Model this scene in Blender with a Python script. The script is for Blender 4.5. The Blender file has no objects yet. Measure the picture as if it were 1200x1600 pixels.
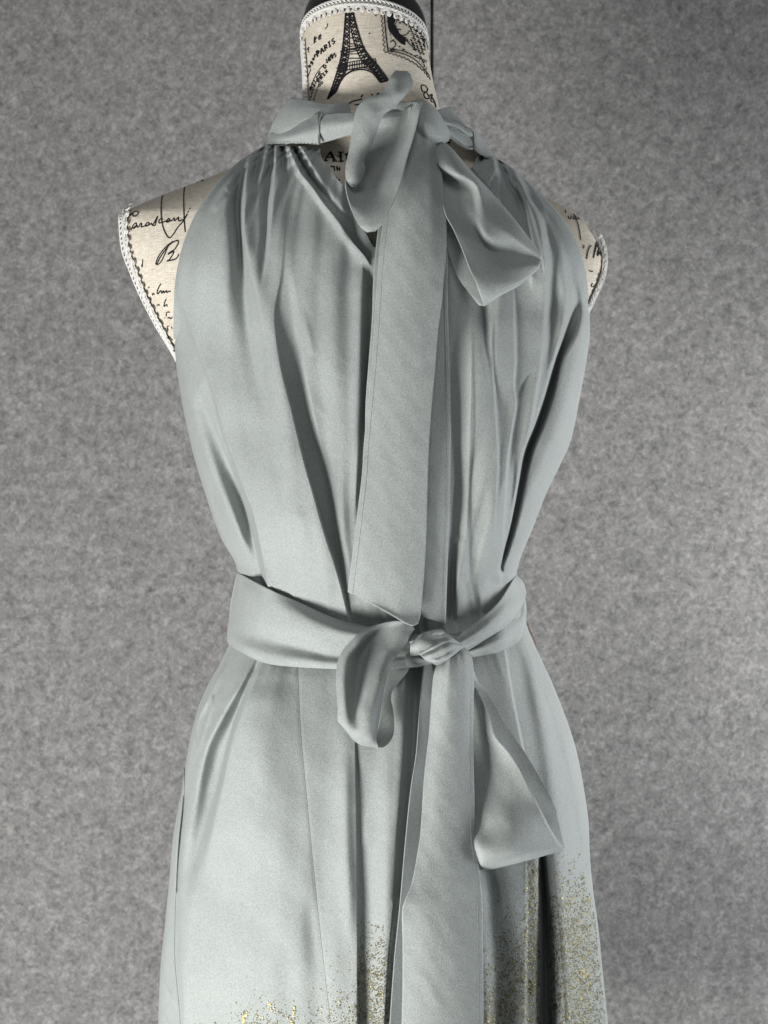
import bpy, math, random
import numpy as np
from mathutils import Vector
from mathutils.bvhtree import BVHTree

random.seed(4); np.random.seed(4)
scene = bpy.context.scene
C = scene.collection

# ------------------------------------------------------------------ camera, world, lights, exposure
D = 1.25          # metres from the camera to the middle of the dress form
PX = 0.0005       # metres per photograph pixel at the middle of the dress form
Z0 = 1.25         # camera height above the floor
cam_d = bpy.data.cameras.new('camera'); cam = bpy.data.objects.new('camera', cam_d); C.objects.link(cam)
cam.location = (0, -D, Z0); cam.rotation_euler = (math.pi/2, 0, 0)
cam_d.sensor_fit = 'VERTICAL'; cam_d.sensor_height = 24
cam_d.lens = 12.0/(800*PX/D)
cam_d.clip_start = 0.05; cam_d.clip_end = 50
cam_d.dof.use_dof = True; cam_d.dof.focus_distance = D-0.10; cam_d.dof.aperture_fstop = 9
scene.camera = cam

world = bpy.data.worlds.new('World'); scene.world = world; world.use_nodes = True
bg = world.node_tree.nodes['Background']
bg.inputs[0].default_value = (0.93, 0.97, 1.0, 1); bg.inputs[1].default_value = 0.135

def area(name, loc, target, size, sy, power, col):
    l = bpy.data.lights.new(name, 'AREA'); l.shape = 'RECTANGLE'; l.size = size; l.size_y = sy
    l.energy = power; l.color = col
    o = bpy.data.objects.new(name, l); C.objects.link(o); o.location = loc
    o.rotation_euler = (Vector(target)-Vector(loc)).to_track_quat('-Z', 'Y').to_euler()
    return o
area('key_lamp', (-0.98, -1.00, Z0-0.86), (0.05, -0.10, Z0-0.26), 0.50, 0.50, 44, (1.0, 0.985, 0.955))
area('side_lamp', (1.20, 0.02, Z0-0.40), (0.05, 0.0, Z0-0.16), 0.4, 0.7, 9.5, (0.92, 0.97, 1.0))
area('top_lamp', (0.05, -1.4, Z0+1.15), (0, 0.3, Z0+0.1), 0.6, 0.6, 4.4, (1.0, 0.985, 0.97))
area('wall_lamp', (0.64, 0.08, Z0-0.04), (0.20, 0.5, Z0-0.09), 0.3, 0.3, 4.0, (1.0, 0.98, 0.965))

scene.view_settings.view_transform = 'Standard'; scene.view_settings.look = 'None'
scene.view_settings.exposure = 0; scene.view_settings.gamma = 1
scene.render.engine = 'CYCLES'

# ------------------------------------------------------------------ helpers
def P(px, py, d):
    """point (arrays allowed) at distance d in front of the form's middle plane"""
    k = (D-d)/D*PX
    return np.stack([(px-600)*k, -d+0*px, Z0+(800-py)*k], axis=-1)

def pchip(xs, ys, x, flat=False):
    xs = np.asarray(xs, float); ys = np.asarray(ys, float); x = np.asarray(x, float)
    h = np.diff(xs); dl = np.diff(ys)/h; m = np.zeros(len(xs))
    if len(xs) > 2:
        w1 = 2*h[1:]+h[:-1]; w2 = h[1:]+2*h[:-1]
        ok = dl[:-1]*dl[1:] > 0
        with np.errstate(divide='ignore', invalid='ignore'):
            hm = (w1+w2)/(w1/dl[:-1]+w2/dl[1:])
        m[1:-1] = np.where(ok, hm, 0)
    m[0] = dl[0]; m[-1] = dl[-1]
    if flat: m[0] = m[-1] = 0
    xc = np.clip(x, xs[0], xs[-1]); i = np.clip(np.searchsorted(xs, xc)-1, 0, len(xs)-2)
    t = (xc-xs[i])/h[i]
    return ((2*t**3-3*t**2+1)*ys[i] + (t**3-2*t**2+t)*h[i]*m[i] + (-2*t**3+3*t**2)*ys[i+1] + (t**3-t**2)*h[i]*m[i+1])

def empty(name, loc, label, cat, group=None):
    o = bpy.data.objects.new(name, None); C.objects.link(o); o.location = loc
    o['label'] = label; o['category'] = cat
    if group: o['group'] = group
    return o

def link_mesh(name, verts, faces, m, parent=None, smooth=True, loc=None):
    verts = np.asarray(verts, float).reshape(-1, 3)
    off = np.zeros(3)
    if parent is not None:
        p = parent
        while p is not None:
            off += np.array(p.location); p = p.parent
    me = bpy.data.meshes.new(name)
    v = verts-off
    if isinstance(faces, np.ndarray) and faces.ndim == 2:
        n = faces.shape[1]
        me.vertices.add(len(v)); me.vertices.foreach_set('co', v.astype(np.float32).ravel())
        me.loops.add(faces.size); me.loops.foreach_set('vertex_index', faces.astype(np.int32).ravel())
        me.polygons.add(len(faces)); me.polygons.foreach_set('loop_start', np.arange(0, faces.size, n, dtype=np.int32))
        me.update(calc_edges=True)
    else:
        me.from_pydata([tuple(a) for a in v], [], [tuple(f) for f in faces]); me.update()
    me.validate()
    if smooth: me.polygons.foreach_set('use_smooth', np.ones(len(me.polygons), bool))
    ms = m if isinstance(m, (list, tuple)) else [m]
    for mm in ms: me.materials.append(mm)
    o = bpy.data.objects.new(name, me); C.objects.link(o)
    if parent is not None: o.parent = parent
    return o

def grid_faces(r, c, closed=False):
    i = np.arange(r-1)[:, None]; j = np.arange(c if closed else c-1)[None, :]
    jn = (j+1) % c
    return np.stack([i*c+j, (i+1)*c+j, (i+1)*c+jn, i*c+jn], -1).reshape(-1, 4)

def nn(nt, t, **kw):
    n = nt.nodes.new(t)
    for k, v in kw.items(): setattr(n, k, v)
    return n

def mat(name):
    m = bpy.data.materials.new(name); m.use_nodes = True
    nt = m.node_tree; b = nt.nodes['Principled BSDF']
    return m, nt, b

def noise(nt, coord, scale, detail=4, rough=0.6, dist=0.0, stretch=None):
    src = coord
    if stretch:
        mp = nn(nt, 'ShaderNodeMapping'); mp.inputs['Scale'].default_value = stretch
        nt.links.new(coord, mp.inputs['Vector']); src = mp.outputs[0]
    n = nn(nt, 'ShaderNodeTexNoise'); n.inputs['Scale'].default_value = scale; n.inputs['Detail'].default_value = detail
    n.inputs['Roughness'].default_value = rough; n.inputs['Distortion'].default_value = dist
    nt.links.new(src, n.inputs['Vector']); return n.outputs['Fac']

def ramp(nt, fac, stops):
    r = nn(nt, 'ShaderNodeValToRGB'); e = r.color_ramp.elements
    while len(e) > 1: e.remove(e[-1])
    e[0].position = stops[0][0]; e[0].color = (*stops[0][1], 1)
    for p, c in stops[1:]:
        k = e.new(p); k.color = (*c, 1)
    nt.links.new(fac, r.inputs[0]); return r.outputs[0]

def bump(nt, h, strength, dist, prev=None):
    b = nn(nt, 'ShaderNodeBump'); b.inputs['Strength'].default_value = strength; b.inputs['Distance'].default_value = dist
    nt.links.new(h, b.inputs['Height'])
    if prev is not None: nt.links.new(prev, b.inputs['Normal'])
    return b.outputs[0]

def mixc(nt, fac, a, b, mode='MIX'):
    m = nn(nt, 'ShaderNodeMix', data_type='RGBA', blend_type=mode)
    for s, v in ((m.inputs[0], fac), (m.inputs[6], a), (m.inputs[7], b)):
        if isinstance(v, (int, float)): s.default_value = v
        elif isinstance(v, tuple): s.default_value = (*v, 1)
        else: nt.links.new(v, s)
    return m.outputs[2]

# ------------------------------------------------------------------ materials
def make_cloth():
    m, nt, b = mat('sage grey crepe')
    co = nn(nt, 'ShaderNodeTexCoord').outputs['Object']
    g1 = noise(nt, co, 1050, 3, 0.75)                        # crepe grain
    g2 = noise(nt, co, 1500, 2, 0.6, stretch=(0.6, 1, 1.6))
    g3 = noise(nt, co, 26, 3, 0.55)
    c = ramp(nt, g1, [(0.25, (0.228, 0.250, 0.243)), (0.5, (0.330, 0.356, 0.347)), (0.75, (0.442, 0.472, 0.461))])
    c2 = ramp(nt, g3, [(0.3, (0.92, 0.92, 0.92)), (0.7, (1.0, 1.0, 1.0))])
    nt.links.new(mixc(nt, 1.0, c, c2, 'MULTIPLY'), b.inputs['Base Color'])
    g4 = noise(nt, co, 44, 3, 0.5, 1.6)
    n = bump(nt, g3, 0.30, 0.0035)
    n = bump(nt, g4, 0.22, 0.0022, n)
    n = bump(nt, g1, 0.55, 0.0008, n)
    n = bump(nt, g2, 0.30, 0.0003, n)
    nt.links.new(n, b.inputs['Normal'])
    b.inputs['Roughness'].default_value = 0.66
    b.inputs['Specular IOR Level'].default_value = 0.30
    b.inputs['Sheen Weight'].default_value = 0.22; b.inputs['Sheen Roughness'].default_value = 0.3
    b.inputs['Sheen Tint'].default_value = (0.86, 0.95, 1.0, 1)
    return m
CLOTH = make_cloth()

def make_felt():
    m, nt, b = mat('grey marled felt')
    co = nn(nt, 'ShaderNodeTexCoord').outputs['Object']
    rot = nn(nt, 'ShaderNodeMapping'); rot.inputs['Rotation'].default_value = (0, 0.65, 0); nt.links.new(co, rot.inputs['Vector'])
    rc = rot.outputs[0]
    a0 = noise(nt, co, 70, 8, 0.72, 0.4); a1 = noise(nt, rc, 190, 6, 0.75, 0.8)
    am = nn(nt, 'ShaderNodeMix', data_type='FLOAT'); am.inputs[0].default_value = 0.56
    nt.links.new(a0, am.inputs[2]); nt.links.new(a1, am.inputs[3]); a = am.outputs[0]
    f = noise(nt, rc, 520, 4, 0.7, 1.2, stretch=(0.6, 1, 1.2))
    f2 = noise(nt, rc, 480, 4, 0.7, 1.2, stretch=(1.2, 1, 0.6))
    w = noise(nt, rc, 13, 4, 0.6)
    c = ramp(nt, a, [(0.30, (0.055, 0.055, 0.054)), (0.43, (0.145, 0.143, 0.142)), (0.53, (0.235, 0.232, 0.229)), (0.66, (0.375, 0.370, 0.365))])
    cf = ramp(nt, f, [(0.3, (0.86, 0.86, 0.86)), (0.7, (1.08, 1.08, 1.08))])
    cf2 = ramp(nt, f2, [(0.3, (0.88, 0.88, 0.88)), (0.7, (1.08, 1.08, 1.08))])
    cw = ramp(nt, w, [(0.3, (0.93, 0.93, 0.93)), (0.7, (1.05, 1.05, 1.05))])
    x = mixc(nt, 1.0, c, cf, 'MULTIPLY'); x = mixc(nt, 1.0, x, cf2, 'MULTIPLY'); x = mixc(nt, 1.0, x, cw, 'MULTIPLY')
    nt.links.new(x, b.inputs['Base Color'])
    nt.links.new(bump(nt, f, 0.5, 0.001, bump(nt, a, 0.25, 0.0015)), b.inputs['Normal'])
    b.inputs['Roughness'].default_value = 0.95; b.inputs['Specular IOR Level'].default_value = 0.1
    b.inputs['Sheen Weight'].default_value = 0.15
    return m
FELT = make_felt()

def make_linen():
    m, nt, b = mat('natural linen')
    co = nn(nt, 'ShaderNodeTexCoord').outputs['Object']
    h = noise(nt, co, 1300, 3, 0.6, 0.0, stretch=(0.13, 0.13, 1))
    v = noise(nt, co, 1300, 3, 0.6, 0.0, stretch=(1, 0.4, 0.12))
    k = noise(nt, co, 40, 4, 0.6)
    c = ramp(nt, h, [(0.3, (0.52, 0.475, 0.40)), (0.55, (0.67, 0.625, 0.545)), (0.75, (0.77, 0.73, 0.66))])
    c2 = ramp(nt, v, [(0.3, (0.86, 0.85, 0.83)), (0.6, (1.0, 1.0, 1.0))])
    c3 = ramp(nt, k, [(0.3, (0.90, 0.88, 0.85)), (0.7, (1.0, 1.0, 1.0))])
    x = mixc(nt, 1.0, c, c2, 'MULTIPLY'); x = mixc(nt, 1.0, x, c3, 'MULTIPLY')
    nt.links.new(x, b.inputs['Base Color'])
    nt.links.new(bump(nt, v, 0.4, 0.0004, bump(nt, h, 0.5, 0.0005)), b.inputs['Normal'])
    b.inputs['Roughness'].default_value = 0.85; b.inputs['Specular IOR Level'].default_value = 0.2
    return m
LINEN = make_linen()

def simple(name, col, rough, spec=0.5, metal=0.0, grain=None):
    m, nt, b = mat(name)
    b.inputs['Base Color'].default_value = (*col, 1); b.inputs['Roughness'].default_value = rough
    b.inputs['Specular IOR Level'].default_value = spec; b.inputs['Metallic'].default_value = metal
    if grain:
        co = nn(nt, 'ShaderNodeTexCoord').outputs['Object']; g = noise(nt, co, grain, 4, 0.65)
        c = ramp(nt, g, [(0.3, tuple(x*0.7 for x in col)), (0.7, tuple(min(1, x*1.15) for x in col))])
        nt.links.new(c, b.inputs['Base Color']); nt.links.new(bump(nt, g, 0.3, 0.0005), b.inputs['Normal'])
    return m
INK = simple('black ink', (0.012, 0.012, 0.014), 0.8, 0.15)
CORD = simple('white braid cord', (0.70, 0.69, 0.66), 0.6, 0.3, grain=2500)
PLASTIC = simple('black plastic', (0.012, 0.012, 0.013), 0.32, 0.5, grain=300)
GOLD = simple('gold foil', (0.40, 0.345, 0.17), 0.55, 0.5, 0.6)
GOLD_DULL = simple('dull gold foil', (0.14, 0.13, 0.075), 0.5, 0.4, 0.4)
SEAM = simple('seam thread', (0.14, 0.155, 0.15), 0.8, 0.2)
RUST = simple('brown lining', (0.22, 0.10, 0.065), 0.7, 0.3)
DARK = simple('dark gap backing', (0.035, 0.035, 0.022), 0.9, 0.1, grain=200)

# ------------------------------------------------------------------ felt wall
WD = -0.50
def wx(px): return (px-600)*PX*(D-WD)/D
wall = empty('felt_wall', (0, -WD, 0), 'x', 'x')  
for k in ('label', 'category'): del wall[k]
wall['kind'] = 'structure'
def box(x0, x1, y0, y1, z0, z1, name, m, parent, bev=0.0):
    v = [(x, y, z) for x in (x0, x1) for y in (y0, y1) for z in (z0, z1)]
    f = [(0,1,3,2),(4,6,7,5),(0,4,5,1),(2,3,7,6),(0,2,6,4),(1,5,7,3)]
    o = link_mesh(name, v, f, m, parent, smooth=False)
    if bev:
        b = o.modifiers.new('bevel', 'BEVEL'); b.width = bev; b.segments = 3
    return o
xs = wx(675)
box(-1.6, xs-0.0016, -WD, -WD+0.012, 0.0, 2.5, 'felt_panel', FELT, wall, 0.0012)
box(xs+0.0016, 1.6, -WD, -WD+0.012, 0.0, 2.5, 'felt_panel', FELT, wall, 0.0012)
box(-1.6, 1.6, -WD+0.013, -WD+0.04, 0.0, 2.5, 'backing_board', DARK, wall)

# ------------------------------------------------------------------ dress form (mannequin)
form = empty('dress_form', (0, 0, Z0-0.75), 'linen dress form printed with Paris motifs and edged in white braid, under the dress', 'dress form')
# rings: py, L, R, b(depth), tilt, roll, exponent
rings = [
 (58, 474, 664, .048, 54, 6, 1.0),
 (75, 472, 668, .049, 46, 5, 1.0),
 (110, 473, 674, .050, 28, 3, 1.0),
 (150, 474, 682, .050, 12, 1, 1.0),
 (190, 470, 694, .051, 4, 0, 1.0),
 (225, 445, 735, .054, 0, 0, .97),
 (250, 395, 765, .057, 0, 0, .93),
 (270, 345, 797, .060, 0, 0, .90),
 (298, 272, 836, .063, 0, 0, .85),
 (318, 222, 872, .066, 0, 0, .80),
 (332, 196, 894, .068, 0, 0, .78),
 (348, 189, 914, .070, 0, 0, .76),
 (375, 191, 932, .074, 0, 0, .76),
 (405, 199, 943, .078, 0, 0, .78),
 (435, 211, 940, .081, 0, 0, .80),
 (470, 227, 925, .084, 0, 0, .84),
 (510, 249, 903, .086, 0, 0, .9),
 (548, 275, 885, .087, 0, 0, .95),
 (650, 320, 850, .088, 0, 0, 1.0),
 (800, 375, 800, .080, 0, 0, 1.0),
 (960, 390, 795, .070, 0, 0, 1.0),
 (1120, 360, 840, .075, 0, 0, 1.0),
 (1400, 340, 860, .085, 0, 0, 1.0),
]
rg = np.array(rings, float)
tt = np.linspace(0, len(rg)-1, 230); tk = np.arange(len(rg))
RP = np.stack([pchip(tk, rg[:, k], tt) for k in range(7)], 1)
ph = np.linspace(0, 2*np.pi, 221)[:-1]
def torso_ring(rp, ph):
    cy, L, R, b, tl, ro, e = [rp[..., k][..., None] for k in range(7)]
    cs = np.cos(ph)[None, :]; sn = np.sin(ph)[None, :]
    px = (L+R)/2+(R-L)/2*cs; px = px+0*sn
    py = cy-tl*sn+ro*cs
    d = b*np.sign(sn)*np.abs(sn)**(1/np.maximum(e, .3))
    d = b*np.sign(sn)*np.abs(sn)**e
    return px, py, d
px, py, d = torso_ring(RP, ph)
TV = P(px, py, d)
r, c = px.shape
tf = grid_faces(r, c, True)
torso = link_mesh('torso', TV.reshape(-1, 3), tf[:, ::-1].copy(), LINEN, form)
bvh = BVHTree.FromPolygons([tuple(v) for v in TV.reshape(-1, 3)], [tuple(f) for f in tf])
CAM = Vector((0, -D, Z0))
def hit(px, py, bv=None):
    t = Vector(P(np.float64(px), np.float64(py), np.float64(0.0)))
    dr = (t-CAM).normalized()
    h = (bv or bvh).ray_cast(CAM, dr, 5)
    return h   # loc, normal, idx, dist
def torso_depth(px, py):
    h = hit(px, py)
    return -h[0].y if h[0] is not None else 0.0

# neck cap: a shallow dome on the tilted neck opening
cp, cf = [], None
nr = 26
prof = [(0.99, -3), (1.0, 4), (1.0, 16), (.985, 30), (.94, 46), (.86, 60), (.74, 72), (.58, 82), (.38, 89), (.16, 92), (0.01, 93)]
pk = np.arange(len(prof)); pt = np.linspace(0, len(prof)-1, 60)
pa = pchip(pk, [p[0] for p in prof], pt); pb = pchip(pk, [p[1] for p in prof], pt)
cs, sn = np.cos(ph), np.sin(ph)
cpx = 570+97.5*pa[:, None]*cs[None]; cpy = 61-50*sn[None]*pa[:, None]+6*cs[None]*pa[:, None]-pb[:, None]*0.85
cd = .0465*pa[:, None]*sn[None]+0*cpy
link_mesh('neck_cap', P(cpx, cpy, cd).reshape(-1, 3), grid_faces(60, len(ph), True)[:, ::-1].copy(), PLASTIC, form)

# tubes
def tube(path, rad, n=6, closed=False):
    p = np.asarray(path, float); N = len(p)
    t = np.gradient(p, axis=0); t /= np.linalg.norm(t, axis=1)[:, None]+1e-12
    up = np.array([0.13, -0.9, 0.3]); a = np.cross(t, up); a /= np.linalg.norm(a, axis=1)[:, None]+1e-12
    b = np.cross(t, a)
    an = np.linspace(0, 2*np.pi, n, endpoint=False)
    rad = np.broadcast_to(np.asarray(rad, float), (N,))
    v = p[:, None]+rad[:, None, None]*(np.cos(an)[None, :, None]*a[:, None]+np.sin(an)[None, :, None]*b[:, None])
    return v.reshape(-1, 3), grid_faces(N, n, True)
class MB:
    def __init__(s): s.v = []; s.f = []; s.n = 0
    def add(s, v, f):
        s.v.append(np.asarray(v)); s.f.append(np.asarray(f)+s.n); s.n += len(v)
    def build(s, name, m, parent, smooth=True):
        return link_mesh(name, np.concatenate(s.v), np.concatenate(s.f), m, parent, smooth)

def trim(path, normals, width, name, pitch=0.0052, side=1, tape=.05):
    """gimp braid along a 3D path: a row of loops beside a chevron plait"""
    p = np.asarray(path); seg = np.linalg.norm(np.diff(p, axis=0), axis=1); s = np.concatenate([[0], np.cumsum(seg)])
    def at(q):
        q = np.clip(q, 0, s[-1])
        c = np.stack([np.interp(q, s, p[:, k]) for k in range(3)], -1)
        n = np.stack([np.interp(q, s, np.asarray(normals)[:, k]) for k in range(3)], -1); n /= np.linalg.norm(n, axis=-1)[..., None]
        e = 0.001; t = np.stack([np.interp(np.clip(q+e, 0, s[-1]), s, p[:, k])-np.interp(np.clip(q-e, 0, s[-1]), s, p[:, k]) for k in range(3)], -1)
        t /= np.linalg.norm(t, axis=-1)[..., None]
        return c, t, n, np.cross(n, t)*side
    root = None
    # backing tape
    q = np.linspace(0, s[-1], 120); c, t, n, w = at(q)
    mb = MB()
    cols = [c+w*(x*width)+n*h for x, h in ((-.46, .0000), (-.44, .0010), (tape, .0011), (tape+.06, .0004))]
    g = np.stack(cols, 1); root = link_mesh(name, g.reshape(-1, 3), grid_faces(120, 4), CORD, form)
    # loops (three parallel threads for a corded look)
    L = s[-1]; nl = int(L/pitch)
    ml = MB()
    for k, rr in enumerate((0.25, 0.17)):
        a = np.linspace(0, nl*2*np.pi, nl*18); q = a/(2*np.pi)*pitch
        jit = 0.10*np.sin(a*0.37+1)+0.06*np.sin(a*.83)
        rr = (0.20, 0.115)[k]
        qq = q-np.sin(a)*rr/0.20*0.46*pitch*(1+jit)
        c, t, n, w = at(qq)
        x = 0.24*width+np.cos(a)*rr*width
        v, f = tube(c+w*x[:, None]+n*(0.0013+0.0006*np.sin(a*.5+k))[:, None], 0.00062); ml.add(v, f)
    ml.build('loop_cord', CORD, root)
    # chevron plait
    mp = MB()
    npl = int(L/(pitch*0.62)); step = L/npl
    for i in range(npl):
        for sd, ph0 in ((1, 0), (-1, .5)):
            for o in (-.12, .08):
                u = np.linspace(0, 1, 9)
                x = -0.22*width+sd*width*(0.02+0.25*u**0.8)
                q = (i+ph0+o)*step+step*2.2*u-step*0.6*np.sin(u*np.pi)
                c, t, n, w = at(q)
                v, f = tube(c+w*x[:, None]+n*(0.0012+0.0012*np.sin(np.pi*u))[:, None], 0.00052+0.0001*random.random(), 5); mp.add(v, f)
    mp.build('plait_cord', CORD, root)
    return root

# neck trim follows the tilted opening, full circle
k = 2
phn = np.linspace(-np.pi*0.3, np.pi*1.3, 160)
rp = np.array([(60, 474, 665, .049, 52, 6, 1.0)])
qx, qy, qd = torso_ring(rp, phn); rpb = np.array([(76, 472, 668, .0495, 45, 5, 1.0)]); q2 = torso_ring(rpb, phn)
A = P(qx, qy, qd)[0]; B = P(*q2)[0]
cen = P(np.float64(570), np.float64(60), np.float64(0))
dn = (B-A); dn /= np.linalg.norm(dn, axis=1)[:, None]
tn = np.gradient(A, axis=0); nm = np.cross(tn, dn); nm /= np.linalg.norm(nm, axis=1)[:, None]
nm *= np.sign(((A-cen)*nm).sum(1))[:, None]
trim(A+dn*0.0004, nm, 0.0118, 'neck_braid', pitch=0.0052, side=1 if np.dot(np.cross(nm[80], tn[80]), dn[80]) > 0 else -1)

def surf_path(pts, off=0.0, n=120, dd=None):
    """polyline in photograph pixels laid on the torso"""
    p = np.array(pts, float); t = np.arange(len(p)); q = np.linspace(0, len(p)-1, n)
    X = pchip(t, p[:, 0], q); Y = pchip(t, p[:, 1], q)
    pos, nor = [], []
    for x, y in zip(X, Y):
        h = hit(x, y)
        if h[0] is None:
            for dx in range(1, 40):
                sgn = 1 if x < 570 else -1
                h = hit(x+sgn*dx, y)
                if h[0] is not None: break
        nrm = h[1] if h[1].y < 0 else -h[1]
        q_ = Vector(P(np.float64(x), np.float64(y), np.float64(-h[0].y)))
        pos.append(tuple(q_)); nor.append(tuple(nrm))
    pos = np.array(pos); nor = np.array(nor)
    for _ in range(6):
        nor[1:-1] = (nor[:-2]+nor[1:-1]*2+nor[2:])/4
        pos[1:-1] = (pos[:-2]+pos[1:-1]*2+pos[2:])/4
    nor /= np.linalg.norm(nor, axis=1)[:, None]
    return pos+nor*off, nor
p_, n_ = surf_path([(200, 330), (198, 350), (201, 385), (213, 420), (229, 460), (252, 505), (274, 545), (290, 575)], 0.0012)
trim(p_, n_, 0.0150, 'armhole_braid', pitch=0.0062, side=1, tape=.14)
p_, n_ = surf_path([(931, 366), (938, 384), (941, 402), (940, 420), (934, 440), (926, 458), (916, 480), (905, 500)], 0.001)
trim(p_, n_, 0.0075, 'armhole_braid', pitch=0.0042, side=-1, tape=.30)
p_, n_ = surf_path([(477, 66), (478, 85), (480, 110), (481, 135), (481, 165)], 0.0008)
trim(p_, n_, 0.0050, 'side_braid', pitch=0.0036, tape=.4)

# ---- prints on the linen: thin ink laid on the surface
ink = MB()
def stroke(pts, w=2.0, smooth=True, taper=False, wob=0.0):
    p = np.array(pts, float)
    if smooth and len(p) > 2:
        t = np.arange(len(p)); q = np.linspace(0, len(p)-1, (len(p)-1)*7+1)
        out = []
        for qq in q:       # Catmull-Rom
            i = min(int(qq), len(p)-2); f = qq-i
            a = p[max(i-1, 0)]; b = p[i]; c_ = p[i+1]; e = p[min(i+2, len(p)-1)]
            out.append(0.5*((2*b)+(-a+c_)*f+(2*a-5*b+4*c_-e)*f*f+(-a+3*b-3*c_+e)*f**3))
        p = np.array(out)
    else:
        out = [p[0]]
        for a, b in zip(p[:-1], p[1:]):
            n = max(1, int(np.linalg.norm(b-a)/4)); out += [a+(b-a)*k/n for k in range(1, n+1)]
        p = np.array(out)
    t = np.gradient(p, axis=0); t /= np.linalg.norm(t, axis=1)[:, None]+1e-9
    nrm = np.stack([-t[:, 1], t[:, 0]], 1)
    ww = np.full(len(p), w/2)
    if taper: ww = w/2*(0.55+0.45*np.sin(np.linspace(0, np.pi, len(p))))
    ww = ww*(1+0.12*np.sin(np.arange(len(p))*2.3))
    V = []
    for k in range(len(p)):
        for sg in (-1, 1):
            x, y = p[k]+nrm[k]*ww[k]*sg
            h = hit(x, y)
            if h[0] is None: V.append(None); continue
            nr = h[1] if h[1].y < 0 else -h[1]
            V.append(tuple(h[0]+nr*0.00035))
    F = [(2*k, 2*k+1, 2*k+3, 2*k+2) for k in range(len(p)-1) if all(V[i] is not None for i in (2*k, 2*k+1, 2*k+3, 2*k+2))]
    if not F: return
    V = [v if v is not None else (0, 0, Z0) for v in V]
    ink.add(V, F)

GL = {  # small serif alphabet, unit box y down, (polyline, weight)
 'A': [[(0.05,1),(0.48,0)], [(0.52,0),(0.95,1)], [(0.22,.66),(0.78,.66)], [(-.05,1),(.22,1)], [(.75,1),(1.05,1)]],
 'I': [[(.5,0),(.5,1)], [(.2,0),(.8,0)], [(.2,1),(.8,1)]],
 'R': [[(.2,0),(.2,1)], [(.05,0),(.6,0),(.85,.12),(.85,.38),(.6,.5),(.2,.5)], [(.5,.5),(.95,1)], [(.02,1),(.4,1)]],
 'S': [[(.85,.2),(.65,0),(.3,0),(.15,.22),(.3,.42),(.7,.55),(.87,.78),(.65,1),(.3,1),(.12,.8)]],
 'P': [[(.2,0),(.2,1)], [(.05,0),(.6,0),(.88,.14),(.88,.4),(.6,.54),(.2,.54)], [(.02,1),(.4,1)]],
 'M': [[(.1,1),(.1,0),(.5,.75),(.9,0),(.9,1)]], 'E': [[(.9,0),(.15,0),(.15,1),(.9,1)], [(.15,.5),(.7,.5)]],
 'D': [[(.2,0),(.2,1)], [(.05,0),(.55,0),(.9,.25),(.9,.75),(.55,1),(.05,1)]],
 'L': [[(.2,0),(.2,1),(.9,1)], [(.05,0),(.4,0)]], 'O': [[(.5,0),(.15,.25),(.15,.75),(.5,1),(.85,.75),(.85,.25),(.5,0)]],
 'N': [[(.15,1),(.15,0),(.85,1),(.85,0)]], 'X': [[(.1,0),(.9,1)], [(.9,0),(.1,1)]], 'G': [[(.88,.2),(.6,0),(.3,.05),(.12,.4),(.15,.75),(.45,1),(.85,.9),(.85,.55),(.6,.55)]],
 "'": [[(.5,0),(.4,.3)]], '1': [[(.3,.2),(.55,0),(.55,1)], [(.25,1),(.85,1)]], '8': [[(.5,.48),(.2,.3),(.3,.05),(.5,0),(.75,.08),(.78,.3),(.5,.48),(.15,.7),(.25,.95),(.5,1),(.8,.92),(.85,.7),(.5,.48)]],
 '9': [[(.85,.3),(.6,.55),(.25,.45),(.18,.2),(.45,0),(.8,.1),(.85,.4),(.7,.8),(.35,1)]], '5': [[(.85,0),(.25,0),(.2,.42),(.6,.4),(.88,.65),(.75,.95),(.4,1),(.15,.88)]],
 '2': [[(.15,.3),(.3,.05),(.6,0),(.85,.2),(.75,.5),(.2,.95),(.2,1),(.9,.95)]], '4': [[(.65,1),(.65,0),(.1,.7),(.95,.68)]],
 'g': [[(.8,.3),(.4,.25),(.15,.5),(.3,.8),(.7,.75),(.8,.35),(.8,1.1),(.5,1.35),(.15,1.2)]],
 'o': [[(.5,.3),(.2,.5),(.25,.85),(.6,1),(.85,.7),(.75,.4),(.5,.3)]], 'n': [[(.15,.3),(.15,1)], [(.15,.5),(.5,.3),(.8,.5),(.8,1)]],
 'a': [[(.75,.35),(.35,.32),(.15,.65),(.35,1),(.75,.85)], [(.78,.3),(.78,1),(.95,1)]], 'e': [[(.2,.65),(.8,.6),(.6,.3),(.25,.4),(.15,.75),(.4,1),(.85,.9)]],
 'k': [[(.2,0),(.2,1)], [(.75,.3),(.2,.68),(.8,1)]], 'i': [[(.4,.3),(.4,1)]], 't': [[(.4,0),(.4,1),(.7,.95)], [(.15,.3),(.7,.3)]], 'C': [[(.9,.2),(.6,0),(.2,.15),(.12,.6),(.35,.95),(.85,.9)]],
}
def text(s, org, dx, dy, w):
    """letters along vector dx (per letter) with height vector dy, in pixels"""
    org = np.array(org, float); dx = np.array(dx, float); dy = np.array(dy, float)
    for i, ch in enumerate(s):
        for pl in GL.get(ch, []):
            stroke([org+dx*(i+u*.82)+dy*v for u, v in pl], w, smooth=False)

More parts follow.
